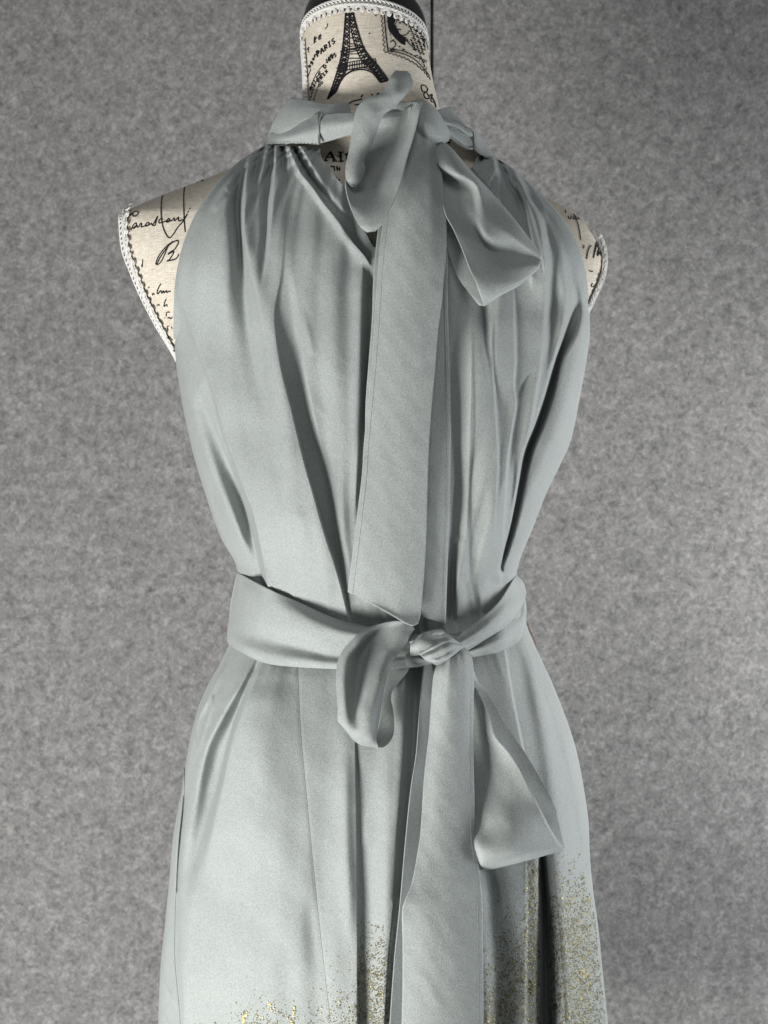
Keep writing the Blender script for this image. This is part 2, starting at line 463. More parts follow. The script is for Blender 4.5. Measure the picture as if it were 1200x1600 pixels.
# iron lattice tower
def tower():
    LO = [(540, 21), (538, 50), (535, 78), (531, 98), (527, 112), (520, 134), (512, 155)]
    LI = [(546, 21), (546, 50), (546, 78), (543, 98), (541, 111), (533, 127), (526, 143)]
    RO = [(552, 20), (558, 44), (567, 72), (577, 88), (587, 99), (597, 112), (607, 126)]
    RI = [(547, 21), (549, 48), (556, 75), (566, 96), (578, 107), (588, 118), (594, 129)]
    for a in (LO, RO): stroke(a, 2.3)
    for a in (LI, RI): stroke(a, 1.6)
    stroke([(512, 155), (526, 143)], 1.8, False); stroke([(594, 129), (607, 126)], 2, False)
    def at(pl, t):
        t = t*(len(pl)-1); i = min(int(t), len(pl)-2); f = t-i
        return np.array(pl[i])*(1-f)+np.array(pl[i+1])*f
    for O, I in ((LO, LI), (RO, RI)):
        n = 30
        for k in range(n):
            a, b = at(O, k/n), at(I, (k+1)/n); c_, e = at(I, k/n), at(O, (k+1)/n)
            stroke([a, b], 1.6, False); stroke([c_, e], 1.6, False)
            if k % 2 == 0: stroke([a, c_], 1.2, False)
    for k in range(9):     # filled head of the tower
        y = 22+k*6
        stroke([at(LI, k/18.), at(RI, k/18.+.02)], 1.3, False)
    for a, b, w in (((532, 81), (570, 74), 2.2), ((532, 85), (571, 78), 1.6), ((534, 76), (567, 71), 1.2),
                    ((526, 107), (588, 97), 2.0), ((526, 113), (590, 103), 2.0), ((529, 101), (586, 92), 1.3)):
        stroke([a, ((a[0]+b[0])/2, (a[1]+b[1])/2-1), b], w)
    for k in range(17):
        t = k/16; stroke([(529+57*t, 101-9*t), (527+62*t, 113-10*t)], 1.2, False)
    stroke([(533, 127), (540, 118), (552, 111), (567, 109), (580, 113), (588, 121), (594, 129)], 2.0)
    stroke([(534, 122), (543, 114), (555, 108), (567, 106), (580, 110), (590, 118)], 1.1)
tower()
# lettering to the left of the tower
text('ke', (491, 58), (7, -5), (-1, 11), 2.0); stroke([(508, 46), (512, 41), (512, 37)], 1.4)
stroke([(480, 78), (483, 74), (482, 80), (484, 82)], 1.4)
text('agona', (481, 104), (2.9, -5.6), (3.0, 3.4), 1.7)
text("PARIS", (494, 82), (5.9, -4.7), (1.8, 7.0), 2.0)
text("AILLE D'OR", (483, 138), (3.6, -5.5), (3.2, 3.2), 1.7)
text('1895', (508, 94), (4.2, -3.0), (2.0, 5.2), 1.8)
stroke([(485, 141), (492, 121), (500, 108), (506, 101)], 1.3)
text('PRIX', (495, 126), (4.0, -4.6), (2.8, 3.4), 1.8); text('OD', (497, 134), (3.2, -4), (2.6, 2.2), 1.3)
for k in range(9): stroke([(483+k*1.9, 158-k*5.4), (485+k*1.9, 155-k*5.4)], 1.7, False)
for k in range(8): stroke([(488+k*1.6, 160-k*4.6), (490.5+k*1.5, 158-k*4.6)], 1.4, False)
stroke([(481, 119), (484, 114), (486, 108)], 1.2); stroke([(480, 124), (483, 117)], 1.0)
# stamp: wavy edge, beads, numeral and a plain profile
def inside(poly, x, y):
    c = False; n = len(poly)
    for i in range(n):
        (x1, y1), (x2, y2) = poly[i], poly[i-1]
        if (y1 > y) != (y2 > y) and x < (x2-x1)*(y-y1)/(y2-y1)+x1: c = not c
    return c
def fill(poly, cover=1.0, step=1.3, w=1.6, ang=0.35):
    xs_ = [p[0] for p in poly]; ys_ = [p[1] for p in poly]; cx, cy = sum(xs_)/len(xs_), sum(ys_)/len(ys_); R_ = 60
    for k in np.arange(-R_, R_, step):
        run = []
        for u in np.arange(-R_, R_, 1.1):
            x = cx+u*math.cos(ang)-k*math.sin(ang); y = cy+u*math.sin(ang)+k*math.cos(ang)
            ok = inside(poly, x, y) and (cover >= 1 or math.sin(x*1.7+math.sin(y*1.1)*2)*math.sin(y*1.5+x*.6)+.15*random.random() < cover*1.2-.55)
            if ok: run.append((x, y))
            else:
                if len(run) > 1: stroke([run[0], run[-1]], w, False)
                run = []
        if len(run) > 1: stroke([run[0], run[-1]], w, False)
def stamp():
    S = lambda pts: [(560+x/7.5, y/7.5) for x, y in pts]
    def along(pl, n):
        pl = np.array(pl, float); t = np.linspace(0, len(pl)-1, n); i = np.minimum(t.astype(int), len(pl)-2); f = (t-i)[:, None]
        return pl[i]*(1-f)+pl[i+1]*f
    a = along(S([(268, 150), (278, 300), (292, 450), (305, 605)]), 61); a[:, 0] += 1.3*np.sin(np.arange(61)*.85); stroke(a, 1.2)
    a = along(S([(305, 605), (420, 640), (540, 680), (660, 745), (760, 830), (840, 930)]), 91); a[:, 1] += 1.3*np.sin(np.arange(91)*.85); stroke(a, 1.2)
    stroke(S([(300, 150), (318, 380), (345, 598)]), 2.0); stroke(S([(345, 598), (460, 615), (560, 645), (660, 700), (760, 800), (830, 890)]), 1.6)
    stroke(S([(335, 560), (440, 585), (560, 610), (680, 670), (790, 740)]), 1.0)
    fill(S([(340, 168), (452, 168), (420, 290), (468, 350), (485, 405), (560, 445), (552, 540), (480, 500), (405, 425), (350, 350), (330, 250)]))
    fill(S([(520, 215), (610, 250), (700, 320), (775, 400), (790, 660), (720, 640), (650, 590), (625, 450), (590, 340), (530, 290)]), .62)
    fill(S([(730, 390), (775, 400), (780, 520), (745, 480)]))
    fill(S([(510, 420), (560, 445), (640, 470), (700, 560), (640, 590), (600, 500)]), .55)
    fill(S([(345, 370), (430, 480), (560, 580), (700, 650), (790, 700), (800, 730), (640, 640), (470, 560), (440, 480), (350, 450)]), .5)
    # eye, nose, mouth, chin
    stroke(S([(455, 240), (490, 235), (530, 270)]), 2.0); stroke(S([(468, 268), (500, 272)]), 1.8); stroke(S([(452, 230), (440, 270), (418, 292), (440, 305), (435, 330), (455, 350), (470, 370)]), 1.1)
    stroke(S([(465, 345), (498, 350)]), 1.5); stroke(S([(480, 400), (520, 420), (570, 400), (600, 360)]), 1.3); stroke(S([(560, 470), (600, 520), (640, 560)]), 1.5)
    stroke(S([(370, 500), (395, 480), (430, 495), (430, 540), (385, 580), (375, 590), (450, 585)]), 1.7)
    for k in range(6): stroke(S([(500+k*50, 600+k*22), (515+k*50, 585+k*22), (525+k*50, 610+k*22)]), 1.3, False)
    for k in range(12): stroke(S([(333+k*4, 200+k*22), (343+k*4, 206+k*22)]), 1.1, False)
    fill(S([(690, 690), (790, 740), (830, 870), (760, 790)]), .5)
stamp()
stroke([(586, 24), (588, 25)], 2.0, False); stroke([(576, 52), (578, 53)], 1.8, False)
stroke([(659, 133), (664, 134), (668, 140), (665, 144), (660, 143), (658, 137), (659, 133)], 1.7); stroke([(665, 144), (669, 149), (670, 154), (664, 153), (662, 147), (665, 144)], 1.7)
stroke([(671, 150), (675, 148), (673, 158), (680, 160)], 1.7); stroke([(673, 150), (678, 158), (681, 168)], 2.0)
stroke([(681, 172), (685, 180), (690, 186)], 2.2)
stroke([(540, 168), (548, 160), (556, 157), (566, 155)], 1.8); stroke([(564, 152), (567, 148)], 2.2); stroke([(580, 147), (583, 149)], 1.8); stroke([(587, 150), (592, 145)], 1.9); stroke([(554, 164), (562, 163)], 1.4)
# lettering showing in the keyhole
def bold(pl, w): stroke(pl, w, False)
for o in (0,):
    bold([(508, 250), (516, 238)], 2.2); bold([(516, 237), (523, 251)], 4.0); bold([(511, 246), (520, 246)], 1.6); bold([(505, 251), (513, 251)], 1.7); bold([(519, 252), (528, 252)], 1.7)
    bold([(532, 238), (533, 252)], 3.8); bold([(528, 238), (537, 238)], 1.8); bold([(529, 253), (538, 252)], 1.8); bold([(527, 243), (532, 247)], 1.8)
    bold([(543, 240), (542, 252)], 3.8); bold([(539, 242), (548, 238)], 2.0); bold([(502, 246), (505, 246)], 2.6)
    bold([(516, 260), (524, 261)], 2); bold([(522, 260), (523, 267)], 2.2); bold([(526, 260), (527, 267)], 2.0); bold([(526, 260), (531, 267)], 1.8); bold([(531, 260), (531, 267)], 1.6)
    bold([(525, 277), (527, 279)], 2.2); bold([(529, 280), (531, 282)], 2.4); bold([(498, 223), (528, 217)], 2.4); bold([(575, 372), (581, 380)], 3); bold([(695, 212), (705, 219)], 5); bold([(694, 219), (703, 224)], 3)
# shoulder handwriting (left)
s_ = 160/1200
def Q(pts, ox=180, oy=260, k=s_): return [(ox+x*k, oy+y*k) for x, y in pts]
stroke(Q([(600, 265), (560, 330), (545, 420), (540, 560), (560, 700), (600, 800), (640, 838), (680, 800), (740, 710), (800, 640), (845, 560)]), 1.9)
stroke(Q([(825, 190), (808, 300), (805, 450), (810, 620), (822, 770)]), 1.9)
stroke(Q([(850, 545), (860, 530)]), 1.8); stroke(Q([(872, 505), (882, 490)]), 1.6)
stroke(Q([(570, 270), (600, 262), (650, 240), (690, 250), (735, 215)]), 1.2); stroke(Q([(760, 225), (800, 205), (820, 195)]), 1.4)
stroke(Q([(850, 205), (900, 180), (930, 195), (960, 165), (1000, 172), (1030, 160), (1060, 125)]), 1.6); stroke(Q([(960, 195), (1000, 160), (1040, 170)]), 1.3)
stroke(Q([(150, 610), (160, 580), (200, 555), (215, 585), (250, 580), (275, 545), (240, 530), (200, 560), (150, 605)]), 1.7)
stroke(Q([(190, 750), (215, 690), (245, 665), (250, 690), (215, 725), (235, 720), (255, 690), (262, 712), (280, 708), (300, 670), (312, 680), (310, 712), (345, 700)]), 1.8)
stroke(Q([(350, 700), (375, 662), (400, 668), (385, 695), (352, 700), (405, 685), (425, 670), (440, 690), (470, 640), (498, 590), (480, 650), (470, 690), (440, 695)]), 1.8)
stroke(Q([(560, 620), (530, 620), (512, 645), (520, 665), (560, 655), (600, 640), (625, 615), (640, 630), (620, 655), (600, 645), (660, 640), (690, 610), (700, 640), (740, 600), (745, 640), (790, 630), (805, 625)]), 1.8)
stroke(Q([(490, 1150), (540, 1050), (640, 920), (725, 870), (740, 900), (700, 970), (640, 1010), (625, 1030), (690, 1000), (640, 1090), (610, 1108), (700, 1090), (735, 1060), (745, 1030)]), 1.9)
stroke(Q([(490, 1150), (480, 1130), (520, 1040), (600, 940), (680, 880)]), 1.9); stroke(Q([(490, 1150), (520, 1140), (560, 1080), (620, 940)]), 1.7)
stroke(Q([(325, 1090), (320, 1180), (312, 1150)]), 1.4)
k2 = 100/1143
stroke(Q([(590, 265), (545, 350), (525, 420), (545, 445), (575, 400), (600, 400), (610, 435), (640, 395), (650, 430), (690, 390), (700, 425), (740, 400), (765, 408)], 200, 420, k2), 1.8)
stroke(Q([(440, 475), (450, 440), (480, 462)], 200, 420, k2), 1.6); stroke(Q([(370, 318), (385, 345)], 200, 420, k2), 1.4)
stroke(Q([(685, 540), (655, 610), (650, 670), (690, 640), (705, 675)], 200, 420, k2), 1.7); stroke(Q([(515, 660), (545, 640), (575, 655)], 200, 420, k2), 1.6)
stroke(Q([(690, 850), (690, 790), (720, 770), (750, 780)], 200, 420, k2), 1.6); stroke(Q([(710, 885), (740, 870), (770, 890), (795, 860)], 200, 420, k2), 1.7); stroke(Q([(655, 870), (665, 885)], 200, 420, k2), 1.3)
stroke(Q([(700, 1030), (740, 1020)], 200, 420, k2), 1.2); stroke(Q([(700, 1040), (725, 1100)], 200, 420, k2), 1.4); stroke(Q([(780, 1030), (795, 1070)], 200, 420, k2), 1.2); stroke(Q([(780, 1250), (800, 1275)], 200, 420, k2), 1.3)
# shoulder handwriting (right)
stroke(Q([(215, 35), (240, 135)], 860, 320, .1), 1.7)
stroke(Q([(290, 75), (370, 160), (420, 280), (450, 410), (470, 550)], 860, 320, .1), 1.6)
stroke(Q([(275, 180), (285, 215), (315, 215), (320, 175)], 860, 320, .1), 1.6); stroke(Q([(370, 185), (350, 205), (375, 230), (400, 205), (380, 185)], 860, 320, .1), 1.5)
stroke(Q([(430, 190), (425, 220), (450, 220), (460, 190), (480, 190), (490, 220), (455, 215), (530, 225)], 860, 320, .1), 1.5); stroke(Q([(595, 265), (605, 300)], 860, 320, .1), 1.2)
stroke(Q([(640, 645), (610, 660), (580, 740), (562, 850)], 860, 320, .1), 1.7); stroke(Q([(520, 630), (515, 685)], 860, 320, .1), 1.7)
stroke(Q([(670, 835), (685, 740), (715, 600), (740, 610), (735, 660), (755, 690), (735, 740), (735, 800), (770, 730), (780, 790)], 860, 320, .1), 1.7); stroke(Q([(665, 830), (700, 700), (715, 620)], 860, 320, .1), 2.0)
stroke(Q([(600, 1025), (630, 1040), (660, 1040)], 860, 320, .1), 1.9); stroke(Q([(655, 1220), (635, 1265), (660, 1280), (680, 1265)], 860, 320, .1), 1.6)
io = ink.build('ink_print', INK, form); io['kind'] = 'stuff'

# ------------------------------------------------------------------ dress surface
Lk = [(225, 416), (232, 405), (255, 370), (290, 335), (345, 300), (400, 281), (460, 272), (520, 271), (560, 274), (610, 281), (690, 297), (770, 320), (840, 345), (890, 370), (930, 372), (1003, 359), (1030, 347), (1070, 325), (1105, 310), (1165, 295), (1240, 283), (1310, 270), (1370, 265), (1440, 258), (1520, 250), (1600, 247), (1900, 238)]
Rk = [(225, 757), (240, 768), (262, 800), (290, 832), (320, 862), (350, 886), (390, 906), (430, 916), (480, 921), (520, 922), (560, 917), (627, 905), (688, 892), (725, 876), (773, 853), (827, 832), (880, 811), (905, 806), (940, 812), (980, 824), (1000, 832), (1060, 860), (1110, 880), (1170, 900), (1230, 912), (1290, 920), (1340, 922), (1400, 928), (1450, 935), (1520, 942), (1600, 950), (1900, 975)]
Bk = [(225, .064), (260, .072), (300, .080), (400, .098), (600, .108), (800, .108), (900, .100), (960, .090), (1010, .088), (1060, .096), (1200, .115), (1400, .130), (1600, .142), (1900, .155)]
def Lf(y): return pchip(*zip(*Lk), y)
def Rf(y): return pchip(*zip(*Rk), y)
def Bf(y): return pchip(*zip(*Bk), y)
ey = np.linspace(225, 600, 40)
eL = np.array([torso_depth(float(Lf(y))+3, y) if y < 548 else 0.03 for y in ey])
eR = np.array([torso_depth(float(Rf(y))-3, y) if y < 495 else 0.03 for y in ey])
for _a in (eL, eR):
    for _ in range(4): _a[1:-1] = (_a[:-2]+2*_a[1:-1]+_a[2:])/4
def edge(arr, y, y1, y2):
    e = np.interp(y, ey, arr)+0.004
    f = np.clip((y2-y)/(y2-y1), 0, 1); f = f*f*(3-2*f)
    return np.maximum(e*f, 0)
def Zbase(px, py):
    y = np.clip(py, 226, 1900); L = Lf(y); R = Rf(y)
    s = np.clip((2*px-L-R)/(R-L), -1, 1)
    prof = (1-np.abs(s)**2.3)**(1/2.1)
    el = edge(eL, y, 400, 590); er = edge(eR, y, 370, 560)
    e = el*(1-s)/2+er*(1+s)/2
    return e+(Bf(y)-e)*prof

FE = []
def fold(pts, a, wl, wr):
    FE.append((pts, a, wl, wr))
def ridge(pts, a, wl, wr): fold(pts, a, wl, wr)

# --- left bodice
fold([(276,433),(288,480),(308,544),(323,580),(337,624),(349,671),(367,723),(381,761),(396,802),(407,851),(420,918),(426,960)], [0,1.5,3,4.5,7,9,12,13,13,11,6,2], 3.0, [14,20,30,40,50,60,70,75,75,70,60,50])
fold([(274,500),(276,544),(281,560),(297,618),(313,677),(332,735),(352,782),(374,830),(398,875),(413,912),(420,950)], [0,2,3.5,5.5,7,8,9,9,8,6,3], [5,6,7,8,9,11,13,15,16,12,8], [9,10,12,14,16,18,20,20,16,10,8])
fold([(300,600),(325,650),(346,700),(366,750),(384,800),(396,850),(408,900),(414,925)], [0,-3,-6,-9,-12,-14,-12,-6], [14,18,20,20,19,17,12,8], [4,4,4,4,4,4,4,4])
fold([(375,240),(367,267),(358,302),(349,375),(346,448),(356,521),(367,600),(380,680)], [0,2,4,5.5,5.5,4.5,3,0], [12,16,20,26,30,32,34,34], [12,12,14,18,24,28,30,30])
fold([(384,246),(378,273),(371,317),(373,360),(376,404),(382,462),(392,550),(400,600),(410,660)], [-3,-9,-10,-9,-8,-6,-4,-2,0], [8,9,9,9,10,12,16,18,20], [5,5,5,5,6,7,8,9,10])
fold([(392,240),(387,258),(383,317),(381,357),(390,410),(405,477),(416,544),(423,590),(428,618),(440,700),(450,760)], [2,4.5,5.5,5.5,5,4.5,4,3.5,3,1.5,0], [5,5,4,4,4.5,5,6,7,8,12,14], [8,10,12,14,18,22,24,24,24,24,24])
fold([(411,228),(405,245),(398,275),(396,300)], [-11,-11,-5,0], 5, 5)
fold([(418,226),(415,245),(410,270),(404,300),(402,330)], [5,4,3,1.5,0], 4, 6)
fold([(426,226),(424,250),(419,290),(416,331),(414,387),(406,460)], [-9,-7,-6,-7,-4,0], [3,5,7,7,6,5], [3,4,4,4,4,4])
fold([(431,226),(430,255),(429,287),(425,340),(417,392),(410,470)], [5,5,4.5,4,2.2,0], [3,3,3,3.5,5,9], [5,8,14,20,24,26])
fold([(440,226),(441,245),(443,270),(446,300)], [-11,-8,-4,0], 3.5, 5)
fold([(446,226),(449,245),(456,270)], [4,2,0], 2.5, 3)
fold([(451,226),(458,245),(470,270),(486,290),(507,319),(530,348),(550,377),(572,404),(580,420)], [5,5,5.5,5.5,5,4.5,4,2.5,0], [4,5,6,7,8,10,12,14,16], [3,3,3,3,3,3,3,3,3])
fold([(458,226),(468,248),(482,272),(496,292),(515,316)], [-10,-9,-7,-4,0], 3, 3)
fold([(468,226),(478,242),(494,268),(512,296),(540,330),(565,360)], [6,5,4,3,2,0], [4,5,6,7,8,8], [5,8,10,12,14,14])
fold([(446,320),(438,427),(428,492),(432,535),(440,580),(454,636),(472,712),(489,773),(507,837),(524,889),(536,935),(545,975)], [0,1.2,3,5,8,11,13,14,13,11,7,3], [22,20,18,18,24,34,46,55,58,55,45,40], [4,4,4,3.5,3,3,3,3,3,3,3,3])
fold([(450,330),(459,427),(467,477),(473,535),(481,592),(498,671),(515,735),(527,782),(537,850),(541,900),(544,960)], [0,1.5,3,4,4,4,4,4,3,2,0], [16,10,7,6,7,8,9,9,8,6,5], [40,40,40,45,45,40,36,30,24,18,14])
fold([(500,330),(503,400),(508,470),(520,560),(535,650),(545,740)], [0,3,4,4,2.5,0], [24,26,28,28,26,24], [26,30,34,32,28,24])
fold([(566,400),(567,462),(565,530),(563,600),(560,680),(556,760),(552,830)], [0,4,5,6,6,4,0], [26,26,26,24,22,20,20], [2.5,2.5,2.5,2.5,3,4,5])
fold([(578,400),(578,470),(577,560),(573,640),(566,720)], [0,-9,-10,-8,0], 9, 10)
# small crease ticks
fold([(472,480),(480,515),(488,545),(490,560)], [0,.7,.6,0], 7, 6)
fold([(492,620),(500,640),(508,655)], [0,.4,0], 7, 7)
fold([(418,900),(430,920),(443,942)], [0,1.5,1.0], 2, 10)
# --- right bodice
fold([(777,244),(785,262),(797,290),(812,316),(818,335)], [-9,-12,-9,-5,0], 4.5, 4.5)
fold([(768,240),(770,262),(762,290),(752,320)], [5,5,3,0], 8, 6)
fold([(757,240),(750,252),(742,262)], [-8,-6,0], 5, 4)
fold([(790,248),(806,285),(815,318),(820,350),(825,385),(832,430),(838,470)], [3,3,3,2.5,2.5,2,0], [4,4,4,4,4,5,5], [5,8,12,14,14,14,14])
fold([(838,310),(843,333),(846,387),(850,427),(850,467),(847,520),(843,600)], [0,3.5,4.5,4.5,4,3,0], [14,14,13,12,10,9,8], [10,9,8,6,5,5,6])
fold([(842,290),(860,380),(867,430),(866,500),(852,620)], [0,-2,-3.2,-3,0], 8, 12)
fold([(872,360),(880,420),(884,467),(878,520),(868,560),(855,610)], [0,2.5,4,4.5,4,0], [14,14,14,14,12,12], [5,4,3.5,3,3,3])
fold([(884,390),(890,430),(899,467),(890,515),(873,562),(860,613),(844,661),(825,709),(816,752),(803,816),(790,862),(783,885)], [0,-3,-7,-12,-20,-25,-25,-23,-19,-15,-12,-7], [8,8,9,8,5,5,5,5.5,4.5,3.6,3.2,3], [12,12,12,9,5,5.5,6,6,5,4,3.5,3])
fold([(905,420),(912,480),(905,540),(893,600),(878,660),(862,705),(845,752),(826,816),(806,872),(795,900)], [0,3,5,7,8,8,8,8,6,4], [8,10,14,16,18,18,18,18,14,10], [6,8,10,12,16,18,20,20,16,10])
fold([(800,420),(801,480),(803,560),(801,600),(804,629),(797,680),(790,733),(787,790),(784,850),(780,900)], [0,2,3,3.5,4,4,4.5,5,5,3], [16,18,20,20,20,20,22,22,22,18], [3,3,3,3,3,3,3,3,3,3])
fold([(845,530),(842,575),(836,613),(827,667),(814,720),(808,760),(800,810)], [0,2.5,3.5,3.5,3.5,3,0], [8,9,9,8,6,5,4], [3,3,3,3,3,3,3])
fold([(835,575),(820,600),(806,628)], [0,-1.6,0], 5, 5)
fold([(748,470),(752,560),(756,660),(760,760),(758,860),(755,950)], [0,3,4,4.5,4.5,3], 20, 20)
fold([(724,480),(716,600),(717,720),(712,820),(708,900),(706,960)], [0,-3,-4.5,-5,-7,-7], [10,10,10,9,7,6], [14,14,14,12,6,4])
fold([(757,440),(758,480),(761,540),(768,600),(770,660)], [0,-2.2,-2.2,-1.4,0], 6, 9)
fold([(780,400),(782,460),(778,540),(780,620)], [0,2,2.5,0], 14, 14)
fold([(712,850),(712,900),(714,960)], [2,4,4], 3, 16)
fold([(771,244),(778,280),(782,330),(784,400),(780,480)], [4,4,3,2,0], [4,6,8,10,12], 3)
fold([(794,258),(808,300),(822,350),(832,400),(838,440)], [-5,-5,-3.5,-2,0], [3,4,5,7,8], 4)
fold([(803,264),(822,305),(838,350),(850,400),(856,470)], [4,4,3.5,2.5,0], 3, [5,8,10,12,12])
fold([(815,276),(836,315),(855,360),(868,410)], [-4,-4,-2.5,0], 5, 5)
fold([(770,480),(768,560),(772,640),(776,720),(772,800),(768,880)], [0,2,2.5,2.5,2,0], [14,14,14,14,12,10], 3)
fold([(736,480),(736,600),(734,700),(730,800),(728,900)], [0,2,2.5,2.5,1.5], [12,12,12,12,12], 4)
# --- skirt left
fold([(428,985),(411,1034),(393,1063),(381,1097),(369,1134),(360,1171),(347,1233),(335,1279),(322,1330),(308,1380),(298,1440),(296,1520),(300,1600)], [0,9,13,16,16,15,13,11,8,6,5,4,2], [3,2.5,2.5,3,3.5,4,5,7,9,11,13,14,14], [40,44,50,60,70,80,95,105,110,110,110,110,110])
fold([(420,985),(384,1060),(361,1100),(344,1130),(325,1165),(313,1208),(302,1270),(294,1320),(288,1400),(286,1500),(286,1700)], [0,4,6,7,7,7,6,5,4.5,4,4], [8,9,10,12,12,12,12,12,12,12,12], [6,8,9,9,10,11,12,13,16,20,20])
fold([(412,1010),(385,1080),(372,1110),(360,1145),(350,1180),(338,1230),(325,1290),(312,1340),(305,1400)], [-3,-11,-15,-17,-17,-14,-10,-5,0], [8,12,18,24,28,28,26,24,20], [4,4,4,4,4.5,5,6,8,10])
fold([(372,975),(352,1030),(338,1060),(322,1095),(305,1128),(296,1165),(290,1210),(286,1250)], [0,4,6,5.5,5,4,3,0], 4, 7)
fold([(362,985),(340,1040),(325,1075),(312,1105)], [0,-4,-3,0], 4, 4)
fold([(333,1080),(330,1100),(316,1150),(308,1180)], [0,2,2,0], 3, 4)
fold([(296,1100),(302,1140),(306,1170),(302,1200)], [0,1.5,1.5,0], 3, 3)
fold([(289,1200),(288,1248),(282,1310),(279,1350),(277,1388),(276,1396)], [0,-6,-7,-6,-5,0], 2.2, 2.2)
fold([(294,1200),(293,1250),(287,1320),(282,1390),(281,1480),(287,1570),(290,1700)], [0,2.5,2.5,2,1.5,1.5,1.5], [2.5,2.5,2.5,2.5,2.5,2.5,2.5], 8)
fold([(465,1036),(469,1131),(477,1224),(486,1320),(495,1408),(507,1516),(517,1600),(530,1700)], [-0.25]*8, 3, 3)
fold([(540,1130),(540,1250),(545,1400),(548,1500)], [0,2.2,2.5,0], 12, 10)
fold([(430,1250),(445,1350),(458,1450),(470,1560)], [0,1.5,1.5,0], 30, 30)
fold([(480,1380),(486,1450),(494,1540)], [0,-1.2,0], 14, 10)
fold([(380,1300),(385,1400),(390,1500),(392,1620)], [0,-1.3,-1.5,0], 22, 26)
fold([(554,1140),(555,1200),(557,1320),(558,1450),(558,1600),(560,1750)], [1,2,2.8,4,5.5,6], [22,26,30,36,40,40], 2.4)
fold([(575,1150),(572,1250),(572,1400),(573,1600),(575,1750)], [-.5,-1,-1.5,-2,-2], 14, 18)
fold([(604,1150),(602,1250),(600,1400),(598,1600)], [1.5,2.5,2.5,2], 14, 12)
fold([(633,1040),(633,1080),(630,1180),(620,1300),(615,1400),(606,1500),(600,1600)], [3,3.5,4.5,4.5,4,3,3], [24,24,24,22,20,18,16], 2.2)
fold([(650,1040),(645,1180),(636,1300),(628,1400)], [-8,-8,-7,-5], 10, 14)
# --- skirt right
fold([(787,1010),(793,1050),(802,1102),(814,1162),(824,1220),(832,1290),(836,1340)], [2.2,2.6,2.8,2.6,2.4,2,1.6], [30,34,38,40,40,40,40], 2.2)
fold([(814,985),(820,1010),(830,1040),(842,1093),(854,1162),(866,1240),(875,1320),(884,1420),(890,1520),(895,1650)], [2,3,4,4.5,5,5.5,6,7,8,8], [8,10,12,14,16,18,20,20,20,20], [6,7,8,10,12,16,20,24,26,26])
fold([(821,1000),(836,1043),(853,1079),(867,1114),(881,1162),(896,1221),(905,1281),(914,1335),(918,1370)], [.5,.9,1.1,1.2,1.2,1.1,1,.8,0], 4.5, [8,10,12,12,10,9,8,6,5])
fold([(760,1360),(770,1420),(775,1500),(778,1600)], [-3,-4,-4,-4], 14, 18)
fold([(821,1300),(821,1453),(820,1600),(818,1700)], [0,2,2,2], [22,24,26,26], 2.2)
fold([(847,1310),(847,1342),(850,1415),(852,1472),(853,1600),(854,1750)], [0,-22,-34,-40,-46,-46], [3,3.5,5,6.5,8,8], [3,4,6,8,10,10])
fold([(866,1345),(872,1420),(878,1500),(884,1600),(890,1750)], [3,5,6,7,7], [7,8,9,10,10], [20,24,28,32,32])
fold([(902,1200),(910,1290),(917,1345)], [0,2,0], 6, 8)
# blousing over the belt, seen all round
def diag(px, py, x0, y0, x1, y1, a, w):
    vx, vy = x1-x0, y1-y0; L2 = vx*vx+vy*vy
    t = ((px-x0)*vx+(py-y0)*vy)/L2; dd = ((px-x0)*vy-(py-y0)*vx)/math.sqrt(L2)
    return a*np.exp(-(dd/w)**2)*np.clip(np.sin(np.clip(t, 0, 1)*np.pi)*1.5, 0, 1)

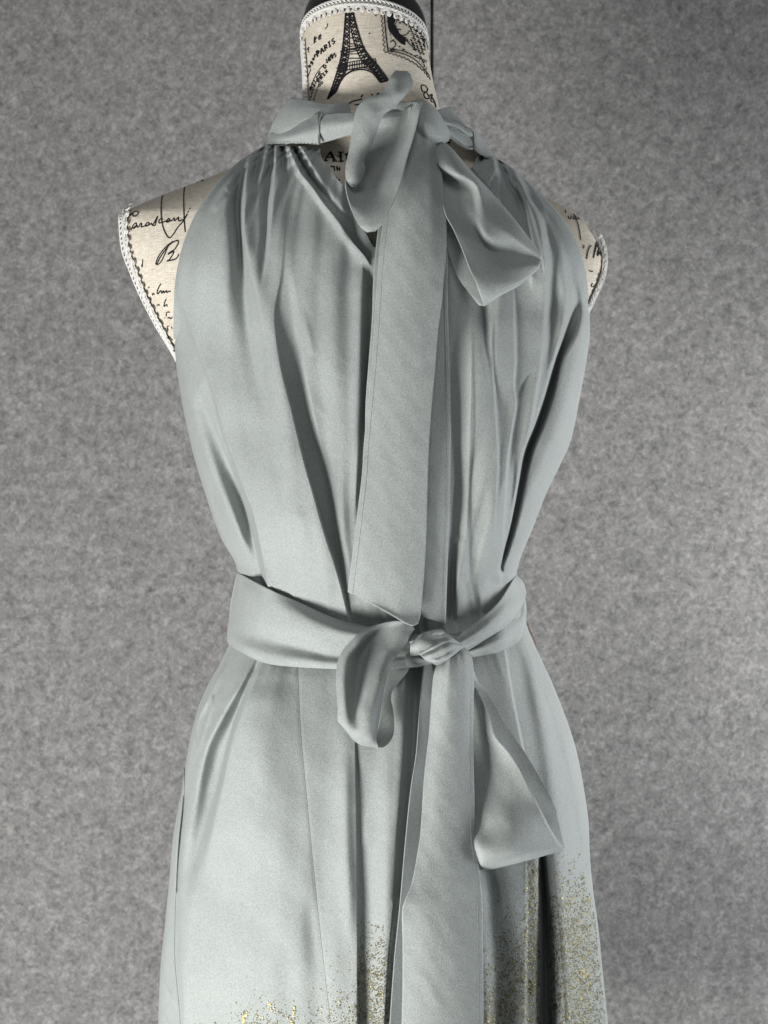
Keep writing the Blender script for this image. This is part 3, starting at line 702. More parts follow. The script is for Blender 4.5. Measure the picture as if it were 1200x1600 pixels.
gx = np.arange(250, 960, 8.); gy = np.arange(226, 640, 8.)
TG = np.array([[(-h[0].y if h[0] is not None else -1.0) for h in (hit(x, y) for x in gx)] for y in gy])
def torso_floor(px, py):
    u = np.clip((px-gx[0])/8, 0, len(gx)-1.001); v = np.clip((py-gy[0])/8, 0, len(gy)-1.001)
    i = v.astype(int); j = u.astype(int); fu = u-j; fv = v-i
    a = TG[i, j]*(1-fu)+TG[i, j+1]*fu; b = TG[i+1, j]*(1-fu)+TG[i+1, j+1]*fu
    return np.where(py < 630, a*(1-fv)+b*fv, -1)
def folds(px, py):
    H = np.zeros(np.broadcast(px, py).shape); px = px+0*H; py = py+0*H
    for pts, a, wl, wr in FE:
        xs = [p[0] for p in pts]; ys = [p[1] for p in pts]
        y0, y1 = ys[0], ys[-1]
        m = (py > y0-14) & (py < y1+14)
        if not m.any(): continue
        y = py[m]; x = px[m]
        xc = pchip(ys, xs, y)
        av = pchip(ys, a, y, True) if isinstance(a, list) else a
        wlv = pchip(ys, wl, y) if isinstance(wl, list) else wl
        wrv = pchip(ys, wr, y) if isinstance(wr, list) else wr
        dx = x-xc
        w = np.where(dx < 0, wlv, wrv)
        f = np.exp(-np.abs(dx/w)**2.0)
        end = np.clip((y-(y0-14))/14, 0, 1)*np.clip((y1+14-y)/14, 0, 1); end = end*end*(3-2*end)
        H[m] += av*f*end
    for a in ((247, 1522, 278, 1576, 1.6, 3), (248, 1575, 268, 1610, 1.6, 3), (290, 1590, 262, 1540, .8, 5), (330, 560, 300, 640, .8, 8),
              (600, 1200, 570, 1330, .8, 10), (360, 300, 330, 330, 1.2, 5), (352, 290, 372, 312, 1.0, 4), (480, 850, 470, 800, .5, 8)):
        H += diag(px, py, *a)
    # gentle unevenness of the cloth
    H += 0.45*np.sin(px/23.+py/71.+1.3*np.sin(py/57.))*np.sin(py/83.+px/140.)+0.30*np.sin(px/11.3-py/39.+2*np.sin(px/60.+py/90))*np.sin(py/47.+1)
    # many small soft folds fanning out of the gathers
    yy = np.clip(py, 226, 1900); L = Lf(yy); R = Rf(yy); s = (px-L)/(R-L)
    rs = np.random.RandomState(11)
    fine = 0*H; mid = 0*H; low = 0*H
    for k in range(7):
        fine = fine+np.sin(s*rs.uniform(150, 260)+rs.uniform(0, 6)+0.8*np.sin(py/rs.uniform(60, 140)))
        mid = mid+np.sin(s*rs.uniform(38, 95)+rs.uniform(0, 6)+0.5*np.sin(py/rs.uniform(140, 260)+rs.uniform(0, 6)))
        low = low+np.sin(s*rs.uniform(18, 42)+rs.uniform(0, 6)+0.5*np.sin(py/rs.uniform(180, 320)+rs.uniform(0, 6)))
    fine = np.sign(fine)*np.abs(fine)**1.2
    H += fine*pchip([226, 250, 300, 380, 500, 900, 960, 1040, 1100, 1300, 1900], [.42, .32, .18, .06, .02, .03, .05, .03, 0, 0, 0], py)
    H += mid*pchip([226, 300, 400, 600, 800, 950, 1050, 1200, 1400, 1900], [.20, .26, .26, .22, .18, .10, .05, .08, .12, .2], py)
    H += low*pchip([226, 400, 700, 950, 1050, 1300, 1900], [0, .35, .42, .15, .05, .2, .45], py)
    return H*0.0013

def Zd(px, py):
    px = np.asarray(px, float); py = np.asarray(py, float)
    y = np.clip(py, 226, 1900); L = Lf(y); R = Rf(y)
    k = np.clip(np.minimum(px-L, R-px)/6., 0, 1); k = k*k*(3-2*k)
    k = 0.3+0.7*k
    z = Zbase(px, py)
    # tuck under the belt
    return np.maximum(z+folds(px, py)*k, torso_floor(px, py)+0.0016)

dress = empty('dress', (0, 0, Z0-0.45), 'sage grey crepe halter dress tied in a bow at the nape, gold flecks below', 'dress')

yb_s = [0, .2, .5, .8, 1]; yb_y = [950, 985, 1010, 990, 950]
def sheet(name, ytop, ybot, nc, nrw, warp):
    s = np.linspace(0, 1, nc); th = (s-0.5)*np.pi
    # a little denser towards the sides
    f = 0.5+0.5*(0.72*(2*s-1)+0.28*np.sin(th))
    T = ytop(f); B_ = ybot(f)
    t = np.linspace(0, 1, nrw)[:, None]
    py = T[None]+(B_-T)[None]*t
    px = Lf(py)+(Rf(py)-Lf(py))*f[None]
    z = Zd(px, py)
    V = P(px, py, z)
    # turned edges at both sides
    def turn(px_, py_, z_, sg):
        a = P(px_+sg*1.5, py_, z_-0.003); b = P(px_+sg*6, py_, z_-0.006); c = P(px_+sg*14, py_, z_-0.008)
        return a, b, c
    la, lb, lc = turn(px[:, :1], py[:, :1], z[:, :1], 1); ra, rb, rc = turn(px[:, -1:], py[:, -1:], z[:, -1:], -1)
    V = np.concatenate([lc, lb, la, V, ra, rb, rc], 1)
    # turned edge along the top
    def row(dy, dz):
        p = P(px[:1], py[:1]+dy, z[:1]-dz); return np.concatenate([p[:, :1]]*3+[p]+[p[:, -1:]]*3, 1)
    V = np.concatenate([row(5, .004), row(1, .0025), V], 0)
    r, c = V.shape[:2]
    return link_mesh(name, V.reshape(-1, 3), grid_faces(r, c), CLOTH, dress)

def s_of(x, y): return (x-Lf(y))/(Rf(y)-Lf(y))
topk = [(0, 226), (float(s_of(498, 233)), 230), (float(s_of(515, 262)), 262), (float(s_of(537, 290)), 290), (float(s_of(562, 345)), 345), (float(s_of(583, 385)), 385), (float(s_of(600, 390)), 390),
        (float(s_of(640, 350)), 350), (float(s_of(690, 300)), 300), (float(s_of(733, 266)), 266), (float(s_of(748, 240)), 240), (1, 236)]
topx = [k[0] for k in topk]; topy = [k[1] for k in topk]
bod = sheet('bodice', lambda f: np.interp(f, topx, topy), lambda f: pchip(yb_s, yb_y, f), 620, 640, None)
skirt = sheet('skirt', lambda f: pchip(yb_s, yb_y, f)-6, lambda f: 1900+0*f, 620, 700, None)

# far side of the dress (the wearer's front)
def far(name, ytop, ybot):
    s = np.linspace(0, 1, 70); f = 0.5-0.5*np.cos(s*np.pi)
    T = ytop(f); B_ = ybot(f); t = np.linspace(0, 1, 120)[:, None]
    py = T[None]+(B_-T)[None]*t; px = Lf(py)+(Rf(py)-Lf(py))*f[None]
    e = 1-np.abs(2*f-1)**2.3
    z = -(Bf(py)+0.012)*np.clip(e, 0, 1)[None]**(1/2.1)-0.006*(py < 520)
    z = z-0.004*np.sin(f*60)[None]*np.clip(e, 0, 1)[None]
    return link_mesh(name, P(px, py, z).reshape(-1, 3), grid_faces(120, 70)[:, ::-1].copy(), CLOTH, dress)
far('front_bodice', lambda f: 240+0*f, lambda f: pchip(yb_s, yb_y, f)*0+980)
far('front_skirt', lambda f: 975+0*f, lambda f: 1900+0*f)

# ------------------------------------------------------------------ patches for ribbons
def catmull(G, n):
    """G: (r, c, 3) control net, dense in both directions"""
    def up(A, n):
        r = A.shape[0]; out = []
        for i in range(r-1):
            a = A[max(i-1, 0)]; b = A[i]; c = A[i+1]; e = A[min(i+2, r-1)]
            if i == 0: a = 2*b-c
            if i == r-2: e = 2*c-b
            for k in range(n):
                f = k/n
                out.append(0.5*(2*b+(-a+c)*f+(2*a-5*b+4*c-e)*f*f+(-a+3*b-3*c+e)*f**3))
        out.append(A[-1]); return np.array(out)
    A = up(G, n); A = up(A.transpose(1, 0, 2), n).transpose(1, 0, 2)
    return A
def patch(name, rows, parent, n=12, thick=0.0008, m=None, wrinkle=0.25, seed=0, pinch=None, hem=()):
    G = np.array([[(x, y, float(Zbase(np.float64(x), np.float64(y)))*1000+dd) for x, y, dd in r] for r in rows], float)
    A = catmull(G, n)
    r, c = A.shape[:2]
    u = np.linspace(0, 1, c)[None]; v = np.linspace(0, 1, r)[:, None]
    w = 0.6*wrinkle*(np.sin(A[..., 0]/9.+A[..., 1]/17.+seed)*np.sin(A[..., 1]/13.-A[..., 0]/21.+seed*1.7)+0.5*np.sin(A[..., 0]/5.1-A[..., 1]/7.7+seed))
    if pinch:                     # small creases where the cloth is drawn into a knot
        sd_, amp, nw, fall = pinch
        q, e = {'t': (u, v), 'b': (u, 1-v), 'l': (v, u), 'r': (v, 1-u)}[sd_]
        w = w+amp*(np.sin(2*np.pi*nw*q+seed)+.6*np.sin(2*np.pi*nw*1.9*q+seed*2+3*e))*np.exp(-(e/fall)**1.3)*np.sin(np.pi*np.clip(q, .02, .98))**.5
    V = P(A[..., 0], A[..., 1], (A[..., 2]+w)*0.001)
    o = link_mesh(name, V.reshape(-1, 3), grid_faces(r, c), m or CLOTH, parent)
    s = o.modifiers.new('thickness', 'SOLIDIFY'); s.thickness = thick; s.offset = 0
    for h in hem:                 # line of stitching a few millimetres inside the edge
        j = int(round(h*(c-1))); q = V[2:-2, j].copy(); q[:, 1] -= thick*0.5
        tv, tfc = tube(q, 0.00030, 5)
        link_mesh('hem_stitching', tv, tfc, CLOTH, o)
    return o
def sd(x, y, off=2.2):
    X, Y = np.meshgrid(np.arange(x-20, x+21, 5.), np.arange(-6, 7, 3.)+y)
    Y = Y+(X-x)*0.44
    return float(np.max(Zd(X, Y)-Zbase(X, Y)))*1000+off
def rib(name, rows, parent, nc=5, **kw):
    out = []
    for rw in rows:
        if len(rw) == nc and isinstance(rw[0], tuple): out.append(list(rw)); continue
        lx, ly, rx, ry, dl, dm, dr = rw
        row = []
        for k in range(nc):
            u = k/(nc-1)
            dd = dl*(1-u)*(1-2*u)+dm*4*u*(1-u)+dr*u*(2*u-1)
            row.append((lx+(rx-lx)*u, ly+(ry-ly)*u, dd))
        out.append(row)
    return patch(name, out, parent, **kw)

# ---- collar and neck tie
coll = patch('collar', [
 [(449,158,-26),(461,154,-16),(485,158,-7),(512,163,-4),(545,160,-4)],
 [(436,176,-12),(452,172,-5),(480,172,0),(508,172,0),(548,172,-2)],
 [(425,197,-5),(446,198,2),(478,192,4),(505,186,3),(550,186,0)],
 [(412,227,-4),(442,226,0),(478,222,2),(505,208,0),(552,200,-2)]], dress, seed=1)
patch('collar', [
 [(422,210,-3),(446,204,-1),(472,189,2),(498,176,3)],
 [(419,219,1),(446,214,9),(474,207,13),(499,200,14)],
 [(412,228,0),(445,224,7),(475,224,9),(499,226,9)]], dress, seed=2)
patch('collar', [
 [(675,176,-4),(690,170,-10),(703,168,-20),(710,175,-22),(727,196,-16),(755,222,-10),(770,241,-6)],
 [(676,184,0),(688,182,-3),(702,186,-6),(714,196,-5),(730,210,-2),(752,230,0),(766,244,0)],
 [(677,192,0),(690,194,0),(705,202,0),(718,210,0),(732,220,3),(744,236,5),(762,246,3)]], dress, seed=3)
patch('collar', [
 [(728,199,1),(741,203,3),(757,222,2),(770,241,-3)],
 [(733,212,3),(742,214,7),(755,231,7),(768,244,3)],
 [(738,226,3),(741,232,6),(748,239,8),(762,247,6)]], dress, seed=4)
patch('collar_band', [
 [(502,180,9),(525,177,10),(555,176,14),(600,170,18),(640,165,22)],
 [(501,198,14),(525,196,15),(553,192,19),(598,186,24),(642,178,26)],
 [(500,224,8),(523,218,9),(550,210,12),(590,202,16),(640,195,20)]], dress, seed=5, pinch=('r', 1.2, 1.5, 0.3))
patch('collar_band', [
 [(668,180,16),(694,186,12),(712,191,9),(726,200,8),(737,205,9)],
 [(670,187,20),(694,192,16),(713,197,13),(727,207,11),(738,211,11)],
 [(672,190,14),(694,195,9),(713,203,7),(727,212,6),(738,216,8)],
 [(673,196,18),(695,203,13),(714,215,10),(727,225,9),(738,227,10)],
 [(674,200,13),(695,210,8),(714,224,5),(728,232,4),(739,234,6)]], dress, seed=6, pinch=('l', 1.0, 2.0, 0.3))
knot = patch('neck_knot', [
 [(640,160,28),(658,156,32),(676,166,30),(688,180,20),(692,196,12)],
 [(642,180,34),(660,178,40),(680,186,38),(694,195,27),(701,203,13)],
 [(648,205,32),(664,208,40),(682,212,38),(695,215,27),(702,216,13)],
 [(655,224,26),(668,226,30),(682,226,27),(692,224,20),(699,221,9)]], dress, seed=7, pinch=('l', 0.8, 2, 0.4))

rib('tie_tail', [
 (612,200,684,215,4,6,2),(604,260,694,262,5,7,2),(596,320,698,320,6,8,2),(588,380,700,380,7,8,2),(583,440,699,440,8,8,2),
 (581,500,700,500,7,8,2),(576,565,702,560,7,8,3),(571,636,704,640,6,7,3),(571,720,704,700,5,7,3),(572,800,702,800,4,6,3),
 (574,860,699,880,3,6,3),
 [(582,925,3),(600,936,7),(628,949,10),(662,964,13),(696,975,11)]], dress, thick=0.0009, seed=8, hem=(.95,))
rib('tie_tail', [
 (630,170,660,160,24,36,34),(618,205,676,205,22,36,30),(612,250,687,250,22,38,26),(605,300,693,300,22,32,25),(598,350,697,350,20,28,22),(592,400,697,400,18,25,20),
 (588,455,692,455,17,22,18),(584,520,684,520,16,20,16),(580,570,680,570,15,18,15),(574,636,674,636,14,17,15),
 (568,700,670,700,13,16,15),(565,746,668,755,13,15,14),(552,855,665,855,12,15,13),
 [(544,918,13),(571,926,17),(599,935,20),(628,946,22),(658,950,20)],
 [(545,924,13),(572,939,19),(604,957,25),(640,977,28),(653,975,25)]], dress, thick=0.0008, n=14, seed=9, hem=(.07,), pinch=('t', 1.3, 2.2, 0.13))

rib('tie_loop', [
 (606,158,660,160,22,30,38),(590,180,655,176,12,22,45),(574,212,648,206,8,18,48),(556,246,637,244,12,22,49),
 [(541,276,48),(556,282,22),(580,284,26),(605,284,40),(627,283,50)],[(542,304,50),(560,308,40),(580,310,40),(602,309,45),(618,308,49)],(551,333,608,330,46,47,48),(562,353,598,349,45,47,46),(574,363,586,361,43,44,43)], dress, thick=0.0008, n=14, seed=10, pinch=('t', 1.0, 2, 0.25))
rib('tie_loop', [
 (632,142,638,136,20,18,14),(626,122,640,122,18,14,12),(620,111,636,112,30,28,22),(612,118,642,120,42,44,34),(604,133,644,133,47,50,42),(596,146,634,148,50,54,48),
 (572,156,613,170,52,55,52),(557,172,598,181,53,57,54),(551,205,587,209,53,58,52),(546,235,578,232,52,56,50),
 (541,256,568,250,52,55,50),(540,268,570,262,52,54,48),(541,280,567,275,51,52,46),(545,288,561,286,50,48,44),(550,292,556,292,48,47,44)], dress, thick=0.0009, n=14, wrinkle=0.5, seed=11)

rib('tie_loop', [
 (682,300,715,320,6,6,6),(690,345,728,350,8,8,8),(699,390,738,392,8,9,10),(714,430,748,430,10,12,14),(731,455,754,455,13,16,20),(749,477,757,478,20,24,26)], dress, thick=0.0008, seed=12)
patch('tie_loop', [
 [(662,212,20),(700,228,28),(735,267,26),(766,299,22),(806,346,20),(846,399,15)],
 [(662,228,20),(704,248,38),(741,278,36),(768,312,28),(808,356,24),(847,401,16)],
 [(664,246,20),(708,270,38),(742,289,36),(760,326,30),(802,368,26),(847,402,16)],
 [(668,262,12),(710,282,20),(736,298,24),(756,345,30),(800,376,24),(847,403,16)],
 [(686,300,20),(712,315,18),(738,335,24),(759,368,28),(800,386,19),(847,404,16)],
 [(696,335,24),(716,350,22),(740,366,20),(764,387,17),(802,396,14),(846,406,15)],
 [(708,357,28),(724,375,24),(746,388,20),(772,398,16),(806,406,16),(845,410,16)],
 [(720,384,32),(736,402,30),(756,412,27),(780,418,24),(812,418,22),(843,415,17)],
 [(733,418,34),(745,432,34),(763,440,32),(786,441,29),(812,436,24),(842,418,16)],
 [(746,448,32),(753,458,32),(768,460,31),(788,454,28),(812,442,23),(841,419,15)],
 [(756,478,27),(758,477,27),(767,471,27),(786,459,26),(812,445,22),(840,421,14)]], dress, thick=0.0008, n=10, seed=13, pinch=('l', 1.5, 2.4, 0.22))

# ---- seams and stitches on the dress
def laid(pts, rad, m, name, parent, off=0.0003, n=80, zf=Zd):
    p = np.array(pts, float); t = np.arange(len(p)); q = np.linspace(0, len(p)-1, n)
    X = pchip(t, p[:, 0], q); Y = pchip(t, p[:, 1], q)
    v, f = tube(P(X, Y, zf(X, Y)+off), rad, 5)
    return link_mesh(name, v, f, m, parent)
laid([(465,1040),(469,1131),(477,1224),(486,1320),(495,1408),(507,1516),(517,1600),(530,1700)], 0.00016, SEAM, 'seam', skirt, 0.0, 200)
laid([(289,1200),(288,1248),(282,1310),(279,1350),(277,1390)], 0.0005, SEAM, 'pocket_edge', skirt, 0.0004)
laid([(276,1392),(275,1400),(273,1485),(279,1562),(282,1600),(285,1700)], 0.0003, SEAM, 'seam', skirt, 0.0001)
zc = lambda X, Y: Zbase(X, Y)+0.0135
laid([(503,178),(500,186),(499,200),(499,214),(499,226)], 0.0009, SEAM, 'seam', coll, 0.0, 40, zf=lambda X, Y: Zbase(X, Y)+0.013)
laid([(738.5,205),(740,215),(740,226),(740.5,235)], 0.0007, SEAM, 'seam', coll, 0.0, 30, zf=lambda X, Y: Zbase(X, Y)+0.0105)
st = MB()
for k in range(11):
    x = 437+k*5.4; y = 222.5-0.3*k+0.06*k*k
    z = float(Zbase(np.float64(x), np.float64(y)))+0.0105
    v, f = tube(P(np.array([x, x+1.5, x+3.]), np.array([y, y-.3, y]), np.array([z, z+.0003, z])), 0.00022, 5); st.add(v, f)
o = st.build('stitching', SEAM, coll); o['kind'] = 'stuff'

# ---- gold flecks printed on the skirt
def dens(x, y):
    d = 0.0
    L, R = Lf(y), Rf(y)
    if x > 858 and y > 1330: d = np.interp(y, [1330, 1370, 1420, 1500, 1900], [0, .28, .6, 1.0, 1.1])*(0.35+0.65*math.exp(-((x-905+(y-1450)*-.05)/26)**2)) * (0.5 if x > 915 and y < 1380 else 1)+(.25 if y > 1400 else 0)
    elif 821 < x < 844 and y > 1335: d = np.interp(y, [1335, 1360, 1500, 1900], [.3, .75, .9, .9])
    elif 755 <= x <= 821 and y > 1400: d = np.interp(y, [1400, 1450, 1500, 1560, 1900], [0, .35, .7, .9, 1])*np.interp(x-(1500-y)*.5, [740, 790, 821], [.15, .6, 1])
    elif 558 <= x < 628 and y > 1440: d = np.interp(y, [1440, 1480, 1520, 1600, 1900], [0.03, .35, .8, .9, .9])*np.interp(x, [558, 575, 600, 615], [1, .8, .75, .55])
    elif 480 < x < 558 and y > 1480: d = .6*np.interp(y, [1480, 1540, 1600, 1900], [0.0, .12, .9, 1])*np.interp(x, [480, 520, 558], [.25, .5, 1])
    elif 330 < x <= 480 and y > 1540: d = .4*np.interp(y, [1540, 1570, 1600, 1900], [0.0, .2, .8, 1])*math.exp(-((x-415)/45)**2)
    elif y > 1600: d = .5
    return float(d)
fl = {0: MB(), 1: MB()}
def fleck(x, y, r, k, n=5):
    a = np.sort(np.random.rand(n))*2*np.pi if n > 6 else np.linspace(0, 2*np.pi, n, endpoint=False)+random.random()
    rr = r*np.random.uniform(.45, 1.25, n); st_ = random.uniform(.6, 1.0); ro = random.uniform(-.9, .9)
    ex, eyy = np.cos(a)*rr*st_, np.sin(a)*rr
    X = x+ex*math.cos(ro)-eyy*math.sin(ro); Y = y+ex*math.sin(ro)+eyy*math.cos(ro)
    X = np.append(X, x); Y = np.append(Y, y)
    E = np.full(n+1, 0.0006); E[-1] += 0.0002*random.random()+0.0003*(r > 2)
    fl[k].add(np.stack([X, Y, E], 1), [(n, (i+1) % n, i) for i in range(n)])
pts_f = []
while len(pts_f) < 21000:
    x = random.uniform(300, 985); y = random.uniform(1330, 1670)
    if x > Rf(y)-3 or x < Lf(y)+4: continue
    if random.random() < dens(x, y)*(0.55+0.9*abs(math.sin(x*.11+y*.07)*math.sin(y*.13-x*.05))): pts_f.append((x, y))
for x, y in pts_f:
    bright = random.random() < (0.28 if (880 < x < 930 or x < 560 or (815 < x < 844)) else 0.10)
    r = abs(random.gauss(0.0, .5))+0.5
    if random.random() < .03: r *= 1.9
    fleck(x, y, r, 0 if bright else 1)
def blob(x, y, s, k, n=9):
    for _ in range(n): fleck(x+random.gauss(0, s*.55), y+random.gauss(0, s*.8), s*random.uniform(.35, .8), k, 8)
blob(832, 1545, 7, 1, 14); blob(836, 1362, 4, 1, 9); blob(912, 1520, 5, 0, 9); blob(911, 1533, 4, 1, 7); blob(900, 1519, 2, 0); blob(594, 1554, 4, 1, 6); blob(603, 1562, 2.5, 1, 4)
blob(423, 1575, 4, 0, 8); blob(459, 1581, 4, 0, 8); blob(456, 1597, 4, 0, 8); blob(443, 1587, 2, 1, 4); blob(380, 1592, 6, 0, 5); blob(937, 1467, 3, 1, 5); blob(925, 1444, 2.5, 1, 4); blob(762, 1596, 5, 1, 6)
for q in fl.values():
    A_ = np.concatenate(q.v); q.v = [P(A_[:, 0], A_[:, 1], Zd(A_[:, 0], A_[:, 1])+A_[:, 2])]
g0 = fl[0].build('gold_fleck', GOLD, skirt); g0['kind'] = 'stuff'
g1 = fl[1].build('gold_fleck', GOLD_DULL, skirt); g1['kind'] = 'stuff'; g1['label'] = 'dull olive gold flecks'

# ------------------------------------------------------------------ sash
sash = empty('waist_sash', (0, 0, Z0-0.10), 'long matching sage sash round the waist, tied in a loose lopsided bow', 'sash')
band = patch('waistband', [
 [(384,888,-30),(371,893,-2),(384,901,sd(384,901)),(420,920,sd(420,920)),(470,943,sd(470,943)),(520,965,sd(520,965)),(570,978,sd(570,978)),(640,990,14),(700,1000,12)],
 [(381,905,-30),(367,915,1),(384,925,14),(420,943,19),(470,962,20),(520,982,20),(570,992,20),(640,1002,18),(700,1006,14)],
 [(376,930,-30),(362,945,2),(382,960,16),(420,972,19),(470,987,21),(520,1002,20),(570,1010,19),(640,1014,16),(700,1010,12)],
 [(372,950,-30),(358,972,2),(380,990,12),(420,1000,13),(470,1012,14),(520,1024,15),(570,1026,15),(640,1024,14),(700,1014,11)],
 [(370,960,-30),(356,988,2),(380,1008,14),(420,1022,17),(470,1030,18),(520,1036,17),(570,1036,16),(640,1032,14),(700,1018,11)],
 [(369,968,-30),(356,1001,-1),(378,1019,9),(415,1036,13),(462,1042,14),(520,1045,14),(570,1046,14),(640,1042,12),(700,1022,10)]], sash, n=10, seed=20, pinch=('r', 1.3, 2.0, 0.12))
patch('waistband', [
 [(726,1014,9),(758,998,9),(788,976,9),(814,948,5),(820,935,-12)],
 [(732,1018,14),(762,1008,14),(790,994,13),(817,966,5),(822,950,-14)],
 [(738,1026,10),(770,1021,11),(790,1014,10),(810,1002,7),(822,978,0)]], sash, seed=21, pinch=('l', 1.2, 1.5, 0.25))
patch('waistband', [
 [(700,1006,14),(732,981,15),(760,959,15),(781,938,13),(800,908,7),(806,898,-6)],
 [(714,1008,20),(744,992,21),(772,972,20),(795,950,16),(814,920,7),(816,908,-8)],
 [(728,1018,16),(758,999,17),(789,979,15),(812,953,9),(821,930,1),(820,918,-12)]], sash, seed=22, pinch=('l', 1.3, 1.6, 0.3))
# round the wearer's front
patch('waistband', [
 [(371,893,-2-0),(440,900,-150),(600,905,-195),(740,905,-160),(806,903,-8)],
 [(360,950,0),(430,955,-150),(600,960,-192),(750,960,-160),(821,950,-4)],
 [(357,1001,0),(430,1010,-150),(600,1015,-190),(755,1005,-160),(822,980,-2)]], sash, seed=23)
patch('knot', [
 [(648,1000,22),(664,988,26),(684,992,24),(704,999,20)],
 [(642,1008,32),(660,1000,38),(682,1002,36),(704,1003,28)],
 [(641,1016,32),(656,1014,38),(676,1010,38),(700,1006,30)],
 [(641,1024,24),(654,1023,28),(674,1015,30),(698,1006,24)]], sash, seed=24)
patch('knot', [
 [(652,1019,26),(676,1005,33),(700,996,36),(722,1007,28)],
 [(655,1022,36),(679,1010,43),(701,1001,43),(723,1008,34)],
 [(658,1025,33),(681,1015,41),(702,1005,41),(723,1009,34)]], sash, seed=25, wrinkle=1.0)
patch('knot', [
 [(657,1024,33),(681,1013,42),(702,1004,42),(723,1008,33)],
 [(660,1027,40),(683,1019,49),(703,1009,48),(724,1009,37)],
 [(665,1031,41),(686,1026,47),(704,1017,47),(724,1010,37)],
 [(670,1034,37),(685,1033,46),(704,1024,46),(724,1011,36)],
 [(674,1034,24),(684,1039,28),(703,1031,30),(724,1012,26)]], sash, seed=35, wrinkle=1.2)
patch('knot', [
 [(636,1000,16),(655,994,20),(672,986,18),(690,984,12)],
 [(640,1004,26),(657,999,31),(675,991,28),(694,988,16)],
 [(644,1009,22),(660,1004,28),(678,996,24),(697,992,14)]], sash, seed=36, wrinkle=0.8)
patch('knot', [
 [(676,986,8),(690,986,10),(706,992,10),(716,1000,10)],
 [(676,992,14),(690,992,18),(706,997,18),(716,1004,14)],
 [(676,1000,10),(690,1000,12),(706,1003,12),(716,1008,10)]], sash, seed=26)
patch('knot', [
 [(634,1020,12),(654,1020,18),(674,1026,20),(690,1030,18)],
 [(634,1030,18),(654,1031,24),(674,1032,26),(690,1034,22)],
 [(634,1043,10),(654,1041,14),(674,1037,16),(690,1036,14)]], sash, seed=27)
# bow loop (left)
rib('bow_loop', [
 (612,985,646,982,6,8,8),(600,1010,640,1004,6,9,8),(598,1035,639,1022,7,9,8),(596,1058,638,1047,8,9,8),(597,1085,612,1082,9,9,8),(596,1110,614,1110,10,10,9),(592,1135,616,1132,12,11,10),(588,1150,614,1150,15,14,13),(586,1163,606,1162,20,19,18),(589,1168,597,1168,26,26,25)], sash, thick=0.0008, seed=28)
patch('bow_loop', [
 [(570,983,26),(590,976,25),(606,972,24),(624,970,23),(640,975,23),(648,983,23)],
 [(558,992,34),(574,987,32),(590,984,20),(608,982,22),(628,984,26),(643,989,25)],
 [(545,1005,37),(560,1003,38),(576,1002,23),(596,1000,25),(618,1002,30),(636,1004,26)],
 [(531,1025,38),(545,1025,42),(564,1027,26),(585,1026,32),(604,1024,35),(618,1027,29)],
 [(526,1050,40),(540,1051,44),(559,1053,30),(579,1053,37),(596,1051,39),(608,1047,32)],
 [(526,1080,42),(539,1083,46),(556,1085,36),(574,1086,42),(589,1082,43),(600,1075,35)],
 [(528,1104,43),(540,1110,46),(555,1113,41),(571,1114,46),(584,1111,45),(595,1106,37)],
 [(528,1124,41),(541,1134,44),(556,1139,44),(570,1141,45),(581,1140,43),(590,1137,36)],
 [(533,1132,36),(545,1145,38),(558,1153,39),(571,1156,39),(581,1156,38),(588,1155,34)],
 [(546,1147,28),(553,1156,28),(563,1163,28),(574,1166,28),(583,1167,28),(592,1169,28)]], sash, n=10, thick=0.0008, seed=29, pinch=('r', 1.0, 3.0, 0.16))
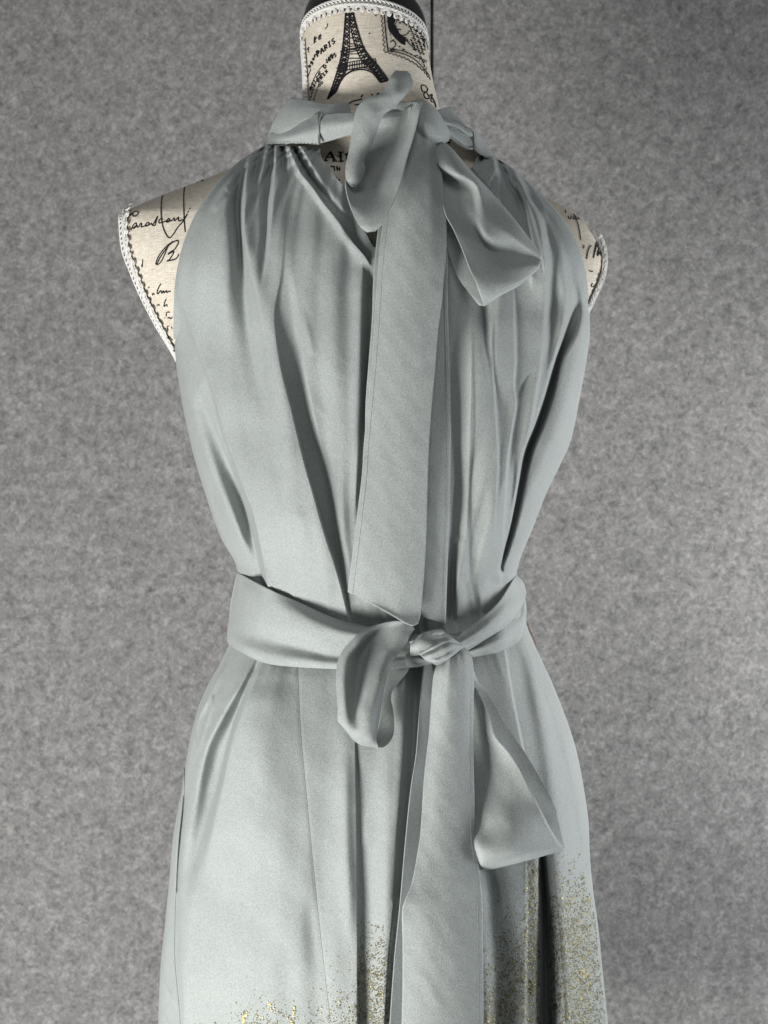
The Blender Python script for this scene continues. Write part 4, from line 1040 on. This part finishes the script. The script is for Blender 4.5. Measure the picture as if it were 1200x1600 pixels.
# bow loop (right)
rib('bow_loop', [
 (728,1040,741,1050,12,14,10),(732,1062,746,1064,10,10,8),(742,1092,768,1092,6,7,8),(756,1130,789,1130,5,6,8),(778,1168,815,1168,5,6,9),(794,1192,830,1192,6,8,12),(812,1222,848,1222,8,10,15),(832,1258,866,1258,10,13,18),(852,1298,876,1300,14,17,21),(876,1325,882,1325,22,22,22)], sash, thick=0.0008, seed=30)
patch('bow_loop', [
 [(722,1060,16),(730,1064,18),(738,1070,20),(746,1078,22)],
 [(718,1090,12),(730,1092,14),(744,1094,20),(756,1099,26)],
 [(716,1118,10),(734,1120,11),(752,1119,20),(765,1121,28)],
 [(716,1152,9),(738,1154,9),(758,1153,18),(774,1151,29)],
 [(718,1176,9),(742,1178,10),(770,1176,20),(794,1174,31)],
 [(720,1205,11),(748,1205,12),(782,1204,22),(815,1205,33)],
 [(722,1250,14),(750,1252,17),(794,1250,26),(837,1250,36)],
 [(724,1290,16),(752,1292,20),(804,1290,36),(857,1290,38)],
 [(735,1318,18),(756,1325,30),(808,1320,40),(868,1308,36)],
 [(743,1338,18),(758,1345,28),(810,1336,36),(876,1320,32)],
 [(748,1350,12),(756,1359,17),(812,1347,22),(881,1328,25)]], sash, n=10, thick=0.0008, seed=31, pinch=('t', 1.2, 2.0, 0.2))
# tails
rib('sash_tail', [
 (664,1030,700,1030,2,-2,-4),(658,1080,692,1080,8,2,0),(654,1130,690,1130,9,2,0),(650,1180,685,1180,10,2,0),(641,1240,680,1240,11,3,0),(632,1330,672,1330,12,4,0),
 (626,1400,668,1400,12,5,0),(621,1450,664,1450,11,5,2),(616,1500,660,1500,11,5,2),(609,1600,655,1600,11,5,2),(602,1720,650,1720,10,5,2)], sash, thick=0.0008, seed=32)
rib('sash_tail', [
 (692,1034,722,1010,22,34,26),(684,1040,732,1018,30,42,32),(679,1050,738,1034,34,44,34),(676,1070,740,1062,32,42,32),(673,1110,739,1105,28,37,29),(670,1150,739,1150,25,33,26),(663,1210,740,1210,24,29,24),
 (660,1255,741,1255,23,28,23),(657,1300,741,1300,23,27,22),(651,1340,745,1335,24,27,22),(643,1380,750,1370,26,27,22),(632,1408,753,1400,28,27,22),(628,1425,754,1425,26,27,22),(629,1470,754,1470,22,27,22),(629,1540,755,1540,21,26,22),(627,1620,755,1620,20,25,22),(624,1740,758,1740,20,24,22)], sash, thick=0.0008, n=12, seed=33, hem=(.94,), pinch=('t', 1.5, 2.3, 0.1))
# a sliver of brown lining at the side, right of the sash
laid([(822,968),(828,985),(834,998),(838,1008)], 0.0004, RUST, 'lining_edge', dress, -0.001, 30)
